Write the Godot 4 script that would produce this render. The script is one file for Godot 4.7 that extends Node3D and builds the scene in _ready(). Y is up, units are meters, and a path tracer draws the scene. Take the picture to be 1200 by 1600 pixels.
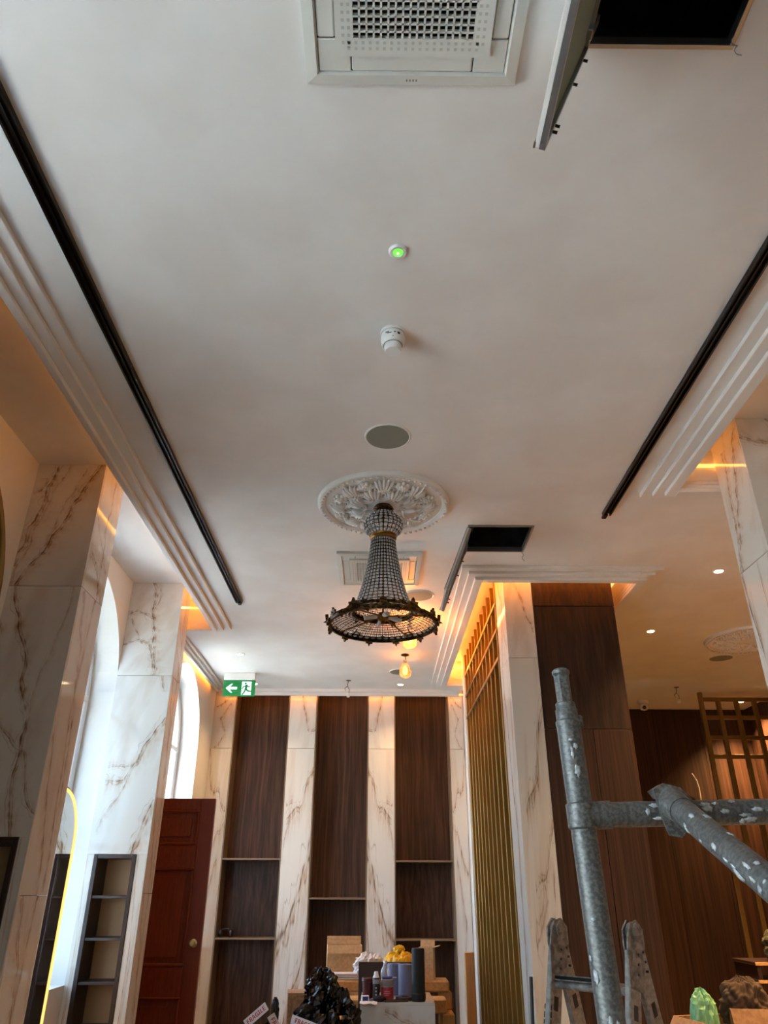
extends Node3D

# ---------------------------------------------------------------- key numbers (metres)
const CEIL := 3.5          # main ceiling
const CAP := 3.7           # top of the recesses
const EDGE := 3.43         # lower edge of the stepped cornices
const LEDY := 3.625
const XL := -2.03          # window wall, room face

var M := {}
var used := {}
var rng := RandomNumberGenerator.new()

func _ready():
	rng.seed = 7
	camera_and_sky()
	materials()
	shell()
	cornices()
	columns_left()
	column_right()
	screen_pier()
	back_wall()
	right_room()
	ceiling_things()
	chandelier()
	left_things()
	scaffold()
	ladder()
	clutter_centre()
	clutter_right()

# ---------------------------------------------------------------- camera, sky, exposure
func camera_and_sky():
	var cam := Camera3D.new()
	cam.name = "camera"
	add_child(cam)
	cam.fov = 69.87
	cam.near = 0.05
	cam.far = 200.0
	cam.transform = Transform3D(Basis(Vector3(0.99996, 0.0031, 0.0088), Vector3(-0.0068, 0.8889, 0.4580), Vector3(-0.0064, -0.4580, 0.8889)).orthonormalized(), Vector3(0, 1.45, 0))
	var we := WorldEnvironment.new()
	we.name = "environment"
	var e := Environment.new()
	var sky := Sky.new()
	var sm := ProceduralSkyMaterial.new()
	sm.sky_top_color = Color(0.62, 0.79, 0.97)
	sm.sky_horizon_color = Color(0.84, 0.93, 0.98)
	sm.sky_curve = 0.25
	sm.ground_bottom_color = Color(0.52, 0.53, 0.53)
	sm.ground_horizon_color = Color(0.70, 0.73, 0.75)
	sm.energy_multiplier = 8.5
	sky.sky_material = sm
	e.background_mode = Environment.BG_SKY
	e.sky = sky
	e.tonemap_mode = Environment.TONE_MAPPER_LINEAR
	e.tonemap_exposure = 1.95
	e.sdfgi_enabled = true
	e.ssao_enabled = true
	e.ssil_enabled = true
	we.environment = e
	add_child(we)
	# sun from beyond the building: it reaches only the street outside the windows, which throws light up to the ceiling
	var sun := DirectionalLight3D.new()
	sun.name = "sun"
	sun.light_color = Color(1.0, 0.97, 0.93)
	sun.light_energy = 22.0
	sun.light_angular_distance = 0.6
	sun.sky_mode = DirectionalLight3D.SKY_MODE_LIGHT_ONLY
	sun.shadow_enabled = true
	add_child(sun)
	sun.look_at_from_position(Vector3(8.0, 11.5, 2.0), Vector3.ZERO, Vector3.UP)

# ---------------------------------------------------------------- nodes
func numbered(called: String) -> String:
	if not used.has(called):
		used[called] = 0
		return called
	used[called] += 1
	return "%s_%03d" % [called, used[called]]

func thing(called: String, label: String, category: String, at := Vector3.ZERO, turn := 0.0, group := "") -> Node3D:
	var o := Node3D.new()
	o.name = numbered(called)
	add_child(o)
	o.position = at
	o.rotation.y = turn
	tag(o, label, category, group)
	return o

func tag(o: Node, label: String, category: String, group := ""):
	o.set_meta("label", label)
	o.set_meta("category", category)
	if group != "":
		o.set_meta("group", group)

func part(parent: Node, called: String, st, m: Material, label := "") -> MeshInstance3D:
	var o := MeshInstance3D.new()
	if st is Mesh:
		o.mesh = st
	else:
		o.mesh = finish(st)
	o.material_override = m
	if parent == self:
		o.name = numbered(called)
		add_child(o)
	else:
		o.name = called
		parent.add_child(o, true)
	if label != "":
		o.set_meta("label", label)
	return o

func structure(called: String, st, m: Material) -> MeshInstance3D:
	var o := part(self, called, st, m)
	o.set_meta("kind", "structure")
	return o

func structure_node(called: String) -> Node3D:
	var o := Node3D.new()
	o.name = numbered(called)
	o.set_meta("kind", "structure")
	add_child(o)
	return o

func finish(st: SurfaceTool) -> Mesh:
	st.generate_normals()
	return st.commit()

func flat() -> SurfaceTool:
	var st := SurfaceTool.new()
	st.begin(Mesh.PRIMITIVE_TRIANGLES)
	st.set_smooth_group(-1)
	return st

func soft() -> SurfaceTool:
	var st := SurfaceTool.new()
	st.begin(Mesh.PRIMITIVE_TRIANGLES)
	st.set_smooth_group(0)
	return st

# ---------------------------------------------------------------- shapes
func tri(st: SurfaceTool, a: Vector3, b: Vector3, c: Vector3, out: Vector3, ua := Vector2.ZERO, ub := Vector2.ZERO, uc := Vector2.ZERO):
	if (b - a).cross(c - a).dot(out) > 0.0:
		var t := b
		b = c
		c = t
		var u := ub
		ub = uc
		uc = u
	st.set_uv(ua)
	st.add_vertex(a)
	st.set_uv(ub)
	st.add_vertex(b)
	st.set_uv(uc)
	st.add_vertex(c)

func quad(st: SurfaceTool, a: Vector3, b: Vector3, c: Vector3, d: Vector3, out: Vector3, ua := Vector2.ZERO, ub := Vector2.ZERO, uc := Vector2.ZERO, ud := Vector2.ZERO):
	tri(st, a, b, c, out, ua, ub, uc)
	tri(st, a, c, d, out, ua, uc, ud)

# box from lo to hi with chamfered edges; uv runs 0..1 over each face (v downwards)
func box(st: SurfaceTool, lo: Vector3, hi: Vector3, ch := 0.0, tf := Transform3D.IDENTITY):
	var c := (lo + hi) * 0.5
	var h := (hi - lo) * 0.5
	ch = minf(ch, minf(h.x, minf(h.y, h.z)) * 0.9)
	var P := func(s: Vector3, axis: int) -> Vector3:
		var q := Vector3.ZERO
		for k in 3:
			q[k] = s[k] * (h[k] if (k == axis or ch <= 0.0) else h[k] - ch)
		return c + q
	var UV := func(p: Vector3, axis: int) -> Vector2:
		var q := (p - lo) / Vector3(maxf(hi.x - lo.x, 1e-5), maxf(hi.y - lo.y, 1e-5), maxf(hi.z - lo.z, 1e-5))
		if axis == 0:
			return Vector2(q.z, 1.0 - q.y)
		if axis == 1:
			return Vector2(q.x, q.z)
		return Vector2(q.x, 1.0 - q.y)
	for a in 3:
		var b := (a + 1) % 3
		var d := (a + 2) % 3
		for s in [-1.0, 1.0]:
			var pts := []
			var uvs := []
			for k in [[-1.0, -1.0], [1.0, -1.0], [1.0, 1.0], [-1.0, 1.0]]:
				var sv := Vector3.ZERO
				sv[a] = s
				sv[b] = k[0]
				sv[d] = k[1]
				var p: Vector3 = P.call(sv, a)
				pts.append(tf * p)
				uvs.append(UV.call(p, a))
			var o := Vector3.ZERO
			o[a] = s
			quad(st, pts[0], pts[1], pts[2], pts[3], tf.basis * o, uvs[0], uvs[1], uvs[2], uvs[3])
	if ch <= 0.0:
		return
	for a in 3:            # edges running along axis a
		var b := (a + 1) % 3
		var d := (a + 2) % 3
		for s in [-1.0, 1.0]:
			for t in [-1.0, 1.0]:
				var v0 := Vector3.ZERO
				v0[b] = s
				v0[d] = t
				var v1 := v0
				v0[a] = -1.0
				v1[a] = 1.0
				var o := Vector3.ZERO
				o[b] = s
				o[d] = t
				var p0: Vector3 = P.call(v0, b)
				var p1: Vector3 = P.call(v1, b)
				var p2: Vector3 = P.call(v1, d)
				var p3: Vector3 = P.call(v0, d)
				quad(st, tf * p0, tf * p1, tf * p2, tf * p3, tf.basis * o, UV.call(p0, b), UV.call(p1, b), UV.call(p2, b), UV.call(p3, b))
	for sx in [-1.0, 1.0]:
		for sy in [-1.0, 1.0]:
			for sz in [-1.0, 1.0]:
				var v := Vector3(sx, sy, sz)
				tri(st, tf * P.call(v, 0), tf * P.call(v, 1), tf * P.call(v, 2), tf.basis * v)

func boxm(lo: Vector3, hi: Vector3, ch := 0.0, tf := Transform3D.IDENTITY) -> SurfaceTool:
	var st := flat()
	box(st, lo, hi, ch, tf)
	return st

# tube through points; closed ring when loop
func tube(st: SurfaceTool, pts: Array, r, sides := 8, loop := false, capped := true):
	var n := pts.size()
	var rings := []
	var up := Vector3.UP
	var prev := Vector3.ZERO
	for i in n:
		var a: Vector3 = pts[i - 1] if i > 0 else (pts[n - 1] if loop else pts[0])
		var b: Vector3 = pts[(i + 1) % n] if (loop or i < n - 1) else pts[n - 1]
		var d := (b - a).normalized()
		if i == 0:
			if absf(d.dot(up)) > 0.9:
				up = Vector3.RIGHT
			prev = up
		var x := prev - d * prev.dot(d)
		if x.length() < 1e-4:
			x = d.cross(Vector3(0.3, 0.5, 0.8))
		x = x.normalized()
		prev = x
		var y := d.cross(x)
		var rr: float = r[i] if r is Array else r
		var ring := []
		for k in sides:
			var t := TAU * k / sides
			ring.append(pts[i] + (x * cos(t) + y * sin(t)) * rr)
		rings.append(ring)
	var last := n if loop else n - 1
	for i in last:
		var j := (i + 1) % n
		for k in sides:
			var l := (k + 1) % sides
			var A: Vector3 = rings[i][k]
			var B: Vector3 = rings[i][l]
			var C: Vector3 = rings[j][l]
			var D: Vector3 = rings[j][k]
			var o: Vector3 = (A + B + C + D) * 0.25 - (pts[i] + pts[j]) * 0.5
			var u0 := float(k) / sides
			var u1 := float(k + 1) / sides
			var v0 := float(i) / last
			var v1 := float(i + 1) / last
			quad(st, A, B, C, D, o, Vector2(u0, v0), Vector2(u1, v0), Vector2(u1, v1), Vector2(u0, v1))
	if not loop and capped:
		st.set_smooth_group(-1)
		for e in [0, n - 1]:
			var o: Vector3 = (pts[0] - pts[1]) if e == 0 else (pts[n - 1] - pts[n - 2])
			for k in range(1, sides - 1):
				tri(st, rings[e][0], rings[e][k], rings[e][k + 1], o)
		st.set_smooth_group(0)

# profile of Vector2(radius, height) turned about the y axis of tf
func lathe(st: SurfaceTool, prof: Array, segs := 24, tf := Transform3D.IDENTITY, wob := 0.0, crease := false):
	var rings := []
	var sharp := 1
	for p in prof:
		var ring := []
		for k in segs:
			var t := TAU * k / segs
			var rr: float = p.x * (1.0 + wob * sin(k * 3.7 + p.y * 40.0))
			ring.append(tf * Vector3(cos(t) * rr, p.y, sin(t) * rr))
		rings.append(ring)
	for i in prof.size() - 1:
		var d: Vector2 = prof[i + 1] - prof[i]
		if crease:
			if i > 0 and absf((prof[i] - prof[i - 1]).angle_to(d)) > 0.6:
				sharp += 1
			st.set_smooth_group(sharp)
		for k in segs:
			var l := (k + 1) % segs
			var t := TAU * (k + 0.5) / segs
			# outside lies to the right of the profile's direction when it runs downwards
			var o := tf.basis * Vector3(cos(t) * -d.y, d.x, sin(t) * -d.y)
			var u0 := float(k) / segs
			var u1 := float(k + 1) / segs
			var v0 := float(i) / (prof.size() - 1)
			var v1 := float(i + 1) / (prof.size() - 1)
			if prof[i].x > 1e-5:
				tri(st, rings[i][k], rings[i][l], rings[i + 1][l], o, Vector2(u0, v0), Vector2(u1, v0), Vector2(u1, v1))
			if prof[i + 1].x > 1e-5:
				tri(st, rings[i][k], rings[i + 1][l], rings[i + 1][k], o, Vector2(u0, v0), Vector2(u1, v1), Vector2(u0, v1))

func lathem(prof: Array, segs := 24, tf := Transform3D.IDENTITY, smooth := true) -> SurfaceTool:
	var st := soft() if smooth else flat()
	lathe(st, prof, segs, tf, 0.0, smooth)
	return st

# horizontal slab with rectangular holes: each hole Rect2(x, z, w, d)
func slab(y0: float, y1: float, area: Rect2, holes: Array) -> SurfaceTool:
	var st := flat()
	var xs := [area.position.x, area.end.x]
	var zs := [area.position.y, area.end.y]
	for h in holes:
		xs.append_array([h.position.x, h.end.x])
		zs.append_array([h.position.y, h.end.y])
	xs.sort()
	zs.sort()
	var ux := []
	var uz := []
	for x in xs:
		if ux.is_empty() or x - ux[-1] > 1e-4:
			ux.append(x)
	for z in zs:
		if uz.is_empty() or z - uz[-1] > 1e-4:
			uz.append(z)
	var solid := func(i: int, j: int) -> bool:
		if i < 0 or j < 0 or i >= ux.size() - 1 or j >= uz.size() - 1:
			return false
		var c := Vector2((ux[i] + ux[i + 1]) / 2.0, (uz[j] + uz[j + 1]) / 2.0)
		for h in holes:
			if h.has_point(c):
				return false
		return true
	for i in ux.size() - 1:
		for j in uz.size() - 1:
			if not solid.call(i, j):
				continue
			var x0: float = ux[i]
			var x1: float = ux[i + 1]
			var z0: float = uz[j]
			var z1: float = uz[j + 1]
			for y in [y0, y1]:
				quad(st, Vector3(x0, y, z0), Vector3(x1, y, z0), Vector3(x1, y, z1), Vector3(x0, y, z1), Vector3(0, -1 if y == y0 else 1, 0), Vector2(x0, z0), Vector2(x1, z0), Vector2(x1, z1), Vector2(x0, z1))
			for s in [[-1, 0], [1, 0], [0, -1], [0, 1]]:
				if solid.call(i + s[0], j + s[1]):
					continue
				if s[0] != 0:
					var x := x0 if s[0] < 0 else x1
					quad(st, Vector3(x, y0, z0), Vector3(x, y0, z1), Vector3(x, y1, z1), Vector3(x, y1, z0), Vector3(s[0], 0, 0))
				else:
					var z := z0 if s[1] < 0 else z1
					quad(st, Vector3(x0, y0, z), Vector3(x1, y0, z), Vector3(x1, y1, z), Vector3(x0, y1, z), Vector3(0, 0, s[1]))
	return st

# polygon (in the xy plane of tf) pushed from z = 0 to z = d
func prism(st: SurfaceTool, poly: PackedVector2Array, d: float, tf := Transform3D.IDENTITY):
	var idx := Geometry2D.triangulate_polygon(poly)
	for z in [0.0, d]:
		var o := tf.basis * Vector3(0, 0, -1.0 if z == 0.0 else 1.0)
		if d < 0.0:
			o = -o
		for k in range(0, idx.size(), 3):
			var a := poly[idx[k]]
			var b := poly[idx[k + 1]]
			var c := poly[idx[k + 2]]
			tri(st, tf * Vector3(a.x, a.y, z), tf * Vector3(b.x, b.y, z), tf * Vector3(c.x, c.y, z), o)
	var cw := Geometry2D.is_polygon_clockwise(poly)
	for k in poly.size():
		var a := poly[k]
		var b := poly[(k + 1) % poly.size()]
		var e := b - a
		var o := tf.basis * (Vector3(-e.y, e.x, 0) if cw else Vector3(e.y, -e.x, 0))
		quad(st, tf * Vector3(a.x, a.y, 0), tf * Vector3(b.x, b.y, 0), tf * Vector3(b.x, b.y, d), tf * Vector3(a.x, a.y, d), o)

# crumpled lump (bags, cloth)
func lump(size: Vector3, seed_: int, amp: float, freq: float, rows := 40, top_pinch := 0.0, boxy := 1.0, fold := 0.0, crisp := false) -> SurfaceTool:
	var n := FastNoiseLite.new()
	n.seed = seed_
	n.noise_type = FastNoiseLite.TYPE_SIMPLEX
	n.fractal_type = FastNoiseLite.FRACTAL_RIDGED
	n.fractal_octaves = 2
	n.frequency = freq * 0.62
	var st := flat() if crisp else soft()
	var cols := rows * 2
	var g := []
	for i in rows + 1:
		var row := []
		var ph := PI * i / rows
		for k in cols:
			var t := TAU * k / cols
			var hs := pow(maxf(sin(ph), 0.0), boxy)
			var d := Vector3(hs * cos(t), cos(ph), hs * sin(t))
			var low := minf(size.x, minf(size.y * 0.6, size.z))
			var bump := amp * (n.get_noise_3dv(d * Vector3(size.x, size.y * 0.6, size.z) / low * 1.0) - 0.2)
			var soft_n := n.get_noise_3dv(d * 0.6 + Vector3(5, 5, 5))
			bump += fold * (absf(sin(t * 5.0 + soft_n * 5.0 + d.y * 1.2)) + 0.5 * absf(sin(t * 11.0 - soft_n * 7.0 + d.y * 2.0)) - 0.7)
			var w := 1.0
			if top_pinch > 0.0 and d.y > 0.2:
				w *= 1.0 - top_pinch * pow((d.y - 0.2) / 0.8, 2.0) * (1.0 - 0.35 * sin(t * 7.0))
			var p := d * w + d * bump * (Vector3(low, low, low) / Vector3(size.x, size.y * 0.6, size.z))
			if p.y < -0.62:
				p.y = -0.62 + (p.y + 0.62) * 0.1
			row.append(Vector3(p.x * size.x, (p.y + 0.66) * size.y / 1.66, p.z * size.z))
		g.append(row)
	for i in rows:
		for k in cols:
			var l := (k + 1) % cols
			var o: Vector3 = g[i][k] - Vector3(0, size.y * 0.4, 0)
			if i > 0:
				tri(st, g[i][k], g[i][l], g[i + 1][l], o)
			if i < rows - 1:
				tri(st, g[i][k], g[i + 1][l], g[i + 1][k], o)
	return st

# ---------------------------------------------------------------- materials
func mat(c: Color, rough := 0.5, metal := 0.0, spec := 0.5) -> StandardMaterial3D:
	var m := StandardMaterial3D.new()
	m.albedo_color = c
	m.roughness = rough
	m.metallic = metal
	m.metallic_specular = spec
	return m

func glow(c: Color, energy: float) -> StandardMaterial3D:
	var m := mat(c, 0.5)
	m.emission_enabled = true
	m.emission = c
	m.emission_energy_multiplier = energy
	return m

func noise(seed_: int, freq: float, oct := 3) -> FastNoiseLite:
	var n := FastNoiseLite.new()
	n.seed = seed_
	n.noise_type = FastNoiseLite.TYPE_SIMPLEX_SMOOTH
	n.frequency = freq
	n.fractal_octaves = oct
	return n

# wood: streaks along v
func wood_image(dark: Color, light: Color, seed_: int, w := 256, h := 512, streak := 0.02) -> ImageTexture:
	var im := Image.create(w, h, false, Image.FORMAT_RGB8)
	var n := noise(seed_, 1.0, 4)
	var m := noise(seed_ + 3, 1.0, 2)
	for x in w:
		var base := n.get_noise_2d(x * streak, 0.0)
		for y in h:
			var bend := m.get_noise_2d(x * 0.008, y * 0.004) * 7.0
			var a := n.get_noise_2d((x + bend) * streak * 3.0, y * 0.0035)
			var b := m.get_noise_2d(x * 0.35, y * 0.012)
			var t := clampf(0.5 + 0.55 * a + 0.22 * b + 0.25 * base, 0.0, 1.0)
			im.set_pixel(x, y, dark.lerp(light, t))
	im.generate_mipmaps()
	return ImageTexture.create_from_image(im)

func wood(dark: Color, light: Color, seed_: int, rough := 0.38, streak := 0.02) -> StandardMaterial3D:
	var m := mat(Color.WHITE, rough, 0.0, 0.35)
	m.albedo_texture = wood_image(dark, light, seed_, 256, 512, streak)
	return m

# marble: clouds plus drawn veins. veins = [[points...], width_px, strength]
func draw_vein(buf: PackedFloat32Array, w: int, h: int, pts: Array, width: float, strength: float, off: float, jit: FastNoiseLite, reach: float, step: int) -> PackedFloat32Array:
	for s in pts.size() - 1:
		var a := Vector2(pts[s][0] * w, pts[s][1] * h)
		var b := Vector2(pts[s + 1][0] * w, pts[s + 1][1] * h)
		var steps := int(a.distance_to(b)) + 1
		var nrm := (b - a).orthogonal().normalized()
		var steep := absf(b.y - a.y) >= absf(b.x - a.x)
		for k in range(0, steps, step):
			var p := a.lerp(b, float(k) / steps)
			var q := p * 0.28
			p += nrm * (jit.get_noise_2d(q.x, q.y) * 22.0 + jit.get_noise_2d(p.x * 2.0, p.y * 2.0) * 1.6 + off * (1.0 + 0.9 * jit.get_noise_2d(p.x + 300.0, p.y)))
			var ww := width * (0.35 + 1.1 * absf(jit.get_noise_2d(p.x * 1.3 + 50.0, p.y * 1.3)))
			var st := strength * clampf(0.75 + 1.0 * jit.get_noise_2d(p.x * 1.1 + 900.0, p.y * 1.1), 0.15, 1.0)
			var R := int(ww * reach) + 1
			for d in range(-R, R + 1):
				var f := exp(-pow(d / ww, 2.0)) * st
				for e in range(0, step + 1):
					var xx := int(p.x) + (d if steep else e)
					var yy := int(p.y) + (e if steep else d)
					if xx < 0 or xx >= w or yy < 0 or yy >= h:
						continue
					var i := yy * w + xx
					if f > buf[i]:
						buf[i] = f
	return buf

func marble(seed_: int, veins: Array, w := 256, h := 512, base := Color(0.82, 0.805, 0.77)) -> StandardMaterial3D:
	var vein := PackedFloat32Array()
	vein.resize(w * h)
	var wide := PackedFloat32Array()
	wide.resize(w * h)
	var jit := noise(seed_, 0.02, 2)
	var sc := w / 256.0
	for v in veins:
		var width: float = v[1] * sc
		var k: float = v[2]
		vein = draw_vein(vein, w, h, v[0], width * 1.2, k, 0.0, jit, 2.2, 1)
		vein = draw_vein(vein, w, h, v[0], width * 0.8, k * 0.55, width * 3.4, jit, 2.2, 1)
		vein = draw_vein(vein, w, h, v[0], width * 0.7, k * 0.35, width * -5.0, jit, 2.2, 1)
		wide = draw_vein(wide, w, h, v[0], width * 6.0, k * 0.85, width * 2.0, jit, 2.2, 4)
		wide = draw_vein(wide, w, h, v[0], width * 9.0, k * 0.32, width * 7.0, jit, 2.2, 4)
	var cloud := noise(seed_ + 9, 0.007, 4)
	var fine := noise(seed_ + 21, 0.05, 3)
	var im := Image.create(w, h, false, Image.FORMAT_RGB8)
	var dk := Color(0.34, 0.26, 0.20)
	var tan_ := Color(0.64, 0.51, 0.39)
	var pale := Color(0.74, 0.69, 0.63)
	for y in h:
		for x in w:
			var i := y * w + x
			var fn := fine.get_noise_2d(x, y * 0.5)
			var c := base.lerp(pale, clampf(cloud.get_noise_2d(x + y * 0.35, y * 0.5) * 0.9, 0.0, 0.45))
			c = c.lerp(tan_, clampf(wide[i] * (0.75 + 0.9 * fn), 0.0, 0.7))
			c = c.lerp(dk, clampf(vein[i] * (0.8 + 0.8 * fn), 0.0, 0.85))
			im.set_pixel(x, y, c)
	im.generate_mipmaps()
	var m := mat(Color.WHITE, 0.06)
	m.albedo_texture = ImageTexture.create_from_image(im)
	return m

func flipped(m: StandardMaterial3D) -> StandardMaterial3D:
	var f: StandardMaterial3D = m.duplicate()
	f.uv1_scale = Vector3(-1, 1, 1)
	f.uv1_offset = Vector3(1, 0, 0)
	return f

func speckled(c: Color, c2: Color, seed_: int, scale: float, rough: float, metal := 0.0, lo := 0.35, hi := 0.65) -> StandardMaterial3D:
	var m := mat(Color.WHITE, rough, metal)
	var t := NoiseTexture2D.new()
	t.width = 256
	t.height = 256
	t.seamless = true
	var n := noise(seed_, 0.02, 5)
	t.noise = n
	var g := Gradient.new()
	g.set_color(0, c)
	g.set_color(1, c2)
	g.set_offset(0, lo)
	g.set_offset(1, hi)
	t.color_ramp = g
	m.albedo_texture = t
	m.uv1_triplanar = true
	m.uv1_scale = Vector3.ONE * scale
	return m

func materials():
	M.ceiling = speckled(Color(0.86, 0.85, 0.83), Color(0.88, 0.875, 0.86), 3, 0.35, 0.55)
	M.plaster = mat(Color(0.87, 0.86, 0.84), 0.5)
	M.paint = mat(Color(0.87, 0.86, 0.83), 0.55)
	M.white = mat(Color(0.88, 0.88, 0.87), 0.35)
	M.acwhite = mat(Color(0.80, 0.80, 0.77), 0.4)
	M.frame_white = mat(Color(0.86, 0.87, 0.87), 0.3)
	M.black = mat(Color(0.025, 0.023, 0.022), 0.35)
	M.raw_concrete = speckled(Color(0.30, 0.29, 0.28), Color(0.38, 0.37, 0.36), 4, 1.0, 0.9)
	M.steel = mat(Color(0.62, 0.63, 0.63), 0.35, 0.9)
	M.gold = mat(Color(0.58, 0.46, 0.25), 0.36, 0.7)
	M.brass = mat(Color(0.50, 0.36, 0.15), 0.38, 0.85)
	M.antique = speckled(Color(0.20, 0.14, 0.06), Color(0.42, 0.30, 0.13), 31, 9.0, 0.42, 0.8)
	M.led = glow(Color(1.0, 0.72, 0.36), 1.1)
	M.lamp = glow(Color(1.0, 0.86, 0.66), 14.0)
	M.walnut = [wood(Color(0.17, 0.11, 0.085), Color(0.37, 0.262, 0.205), 11, 0.45), wood(Color(0.15, 0.096, 0.073), Color(0.335, 0.23, 0.178), 12, 0.45), wood(Color(0.165, 0.105, 0.08), Color(0.37, 0.26, 0.20), 13, 0.45)]
	M.walnut_red = [wood(Color(0.13, 0.078, 0.052), Color(0.30, 0.19, 0.128), 14, 0.5), wood(Color(0.12, 0.072, 0.048), Color(0.275, 0.172, 0.115), 15, 0.5), wood(Color(0.135, 0.08, 0.054), Color(0.32, 0.203, 0.138), 16, 0.5)]
	M.walnut_plain = mat(Color(0.16, 0.10, 0.085), 0.4)
	M.mahogany = wood(Color(0.36, 0.13, 0.06), Color(0.50, 0.21, 0.10), 17, 0.3, 0.05)
	M.pine = wood(Color(0.66, 0.47, 0.27), Color(0.82, 0.64, 0.42), 19, 0.6, 0.03)
	M.board = wood(Color(0.66, 0.50, 0.31), Color(0.80, 0.64, 0.43), 20, 0.6, 0.03)
	M.beige = mat(Color(0.72, 0.58, 0.42), 0.6)
	M.floor = wood(Color(0.43, 0.365, 0.28), Color(0.62, 0.54, 0.43), 22, 0.4, 0.06)
	M.floor.uv1_scale = Vector3(1.2, 1.2, 1)
	M.glass = mat(Color(0.92, 0.97, 1.0, 0.08), 0.0)
	M.glass.transparency = BaseMaterial3D.TRANSPARENCY_ALPHA
	M.glass_tinted = mat(Color(0.80, 0.88, 0.92, 0.40), 0.0)
	M.glass_tinted.transparency = BaseMaterial3D.TRANSPARENCY_ALPHA
	M.glass_shop = mat(Color(0.85, 0.90, 0.90, 0.27), 0.0)
	M.glass_shop.transparency = BaseMaterial3D.TRANSPARENCY_ALPHA
	M.mirror = mat(Color(0.90, 0.92, 0.92), 0.01, 1.0)
	M.dark_glass = mat(Color(0.03, 0.035, 0.03), 0.08)
	M.crystal = mat(Color(0.92, 0.93, 0.93, 0.5), 0.04)
	M.crystal.transparency = BaseMaterial3D.TRANSPARENCY_ALPHA
	M.wire = mat(Color(0.20, 0.17, 0.13), 0.4, 0.8)
	M.galv = speckled(Color(0.34, 0.335, 0.315), Color(0.46, 0.455, 0.435), 41, 18.0, 0.42, 0.35)
	M.spatter = speckled(Color(0.62, 0.63, 0.62), Color(0.78, 0.78, 0.76), 42, 14.0, 0.85)
	M.alu = speckled(Color(0.50, 0.48, 0.44), Color(0.62, 0.60, 0.57), 43, 6.0, 0.5, 0.3)
	M.alu_dirty = speckled(Color(0.38, 0.36, 0.33), Color(0.58, 0.56, 0.53), 44, 5.0, 0.6, 0.2)
	M.card = speckled(Color(0.52, 0.38, 0.25), Color(0.60, 0.45, 0.31), 45, 5.0, 0.8)
	M.card_pale = speckled(Color(0.76, 0.62, 0.44), Color(0.81, 0.67, 0.49), 46, 5.0, 0.8)
	M.binbag = mat(Color(0.018, 0.018, 0.02), 0.09)
	M.niche_jamb = mat(Color(0.50, 0.42, 0.33), 0.4, 0.3)
	M.mirror_led = glow(Color(1.0, 0.76, 0.40), 1.0)
	M.knob = mat(Color(0.72, 0.62, 0.42), 0.25, 0.9)
	M.tape_white = mat(Color(0.80, 0.78, 0.78), 0.45)
	M.tape_red = mat(Color(0.65, 0.08, 0.08), 0.5)
	M.clear_plastic = mat(Color(0.9, 0.92, 0.94, 0.25), 0.08)
	M.clear_plastic.transparency = BaseMaterial3D.TRANSPARENCY_ALPHA
	M.yellow_bag = mat(Color(0.86, 0.66, 0.04), 0.35)
	M.white_bag = mat(Color(0.78, 0.77, 0.76), 0.35)
	M.green_bag = mat(Color(0.48, 0.70, 0.50), 0.35)
	M.speaker_grey = mat(Color(0.52, 0.53, 0.48), 0.8)

# ---------------------------------------------------------------- room shell
func arch_wall(xi: float, xo: float, z0: float, z1: float, top: float, wins: Array) -> SurfaceTool:
	# z0 > z1 (towards the back). wins: [zc, r, yc, sill], nearest first
	var st := flat()
	var face := func(za: float, zb: float, ya: float, yb: float, yc := -1.0, yd := -1.0):
		# ya/yb lower and upper at za; yc/yd lower and upper at zb
		if yc < 0.0:
			yc = ya
			yd = yb
		for x in [xi, xo]:
			quad(st, Vector3(x, ya, za), Vector3(x, yc, zb), Vector3(x, yd, zb), Vector3(x, yb, za), Vector3(1 if x == xi else -1, 0, 0))
	var z := z0
	for w in wins:
		var zc: float = w[0]
		var r: float = w[1]
		var yc: float = w[2]
		var sill: float = w[3]
		face.call(z, zc + r, 0.0, top)
		face.call(zc + r, zc - r, 0.0, sill)
		quad(st, Vector3(xi, sill, zc + r), Vector3(xi, sill, zc - r), Vector3(xo, sill, zc - r), Vector3(xo, sill, zc + r), Vector3.UP)
		for s in [1.0, -1.0]:
			quad(st, Vector3(xi, sill, zc + r * s), Vector3(xo, sill, zc + r * s), Vector3(xo, yc, zc + r * s), Vector3(xi, yc, zc + r * s), Vector3(0, 0, -s))
		var N := 36
		for k in N:
			var t0 := PI * k / N
			var t1 := PI * (k + 1) / N
			var za := zc + r * cos(t0)
			var ya := yc + r * sin(t0)
			var zb := zc + r * cos(t1)
			var yb := yc + r * sin(t1)
			face.call(za, zb, ya, top, yb, top)
			quad(st, Vector3(xi, ya, za), Vector3(xi, yb, zb), Vector3(xo, yb, zb), Vector3(xo, ya, za), Vector3(0, -sin((t0 + t1) / 2), -cos((t0 + t1) / 2)))
		z = zc - r
	face.call(z, z1, 0.0, top)
	for e in [[z0, 1.0], [z1, -1.0]]:
		quad(st, Vector3(xi, 0, e[0]), Vector3(xo, 0, e[0]), Vector3(xo, top, e[0]), Vector3(xi, top, e[0]), Vector3(0, 0, e[1]))
	quad(st, Vector3(xi, top, z0), Vector3(xo, top, z0), Vector3(xo, top, z1), Vector3(xi, top, z1), Vector3.UP)
	return st

func arch_path(x: float, zc: float, r: float, yc: float, foot: float, n := 28) -> Array:
	var p := [Vector3(x, foot, zc + r)]
	for k in n + 1:
		var t := PI * k / n
		p.append(Vector3(x, yc + r * sin(t), zc + r * cos(t)))
	p.append(Vector3(x, foot, zc - r))
	return p

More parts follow.
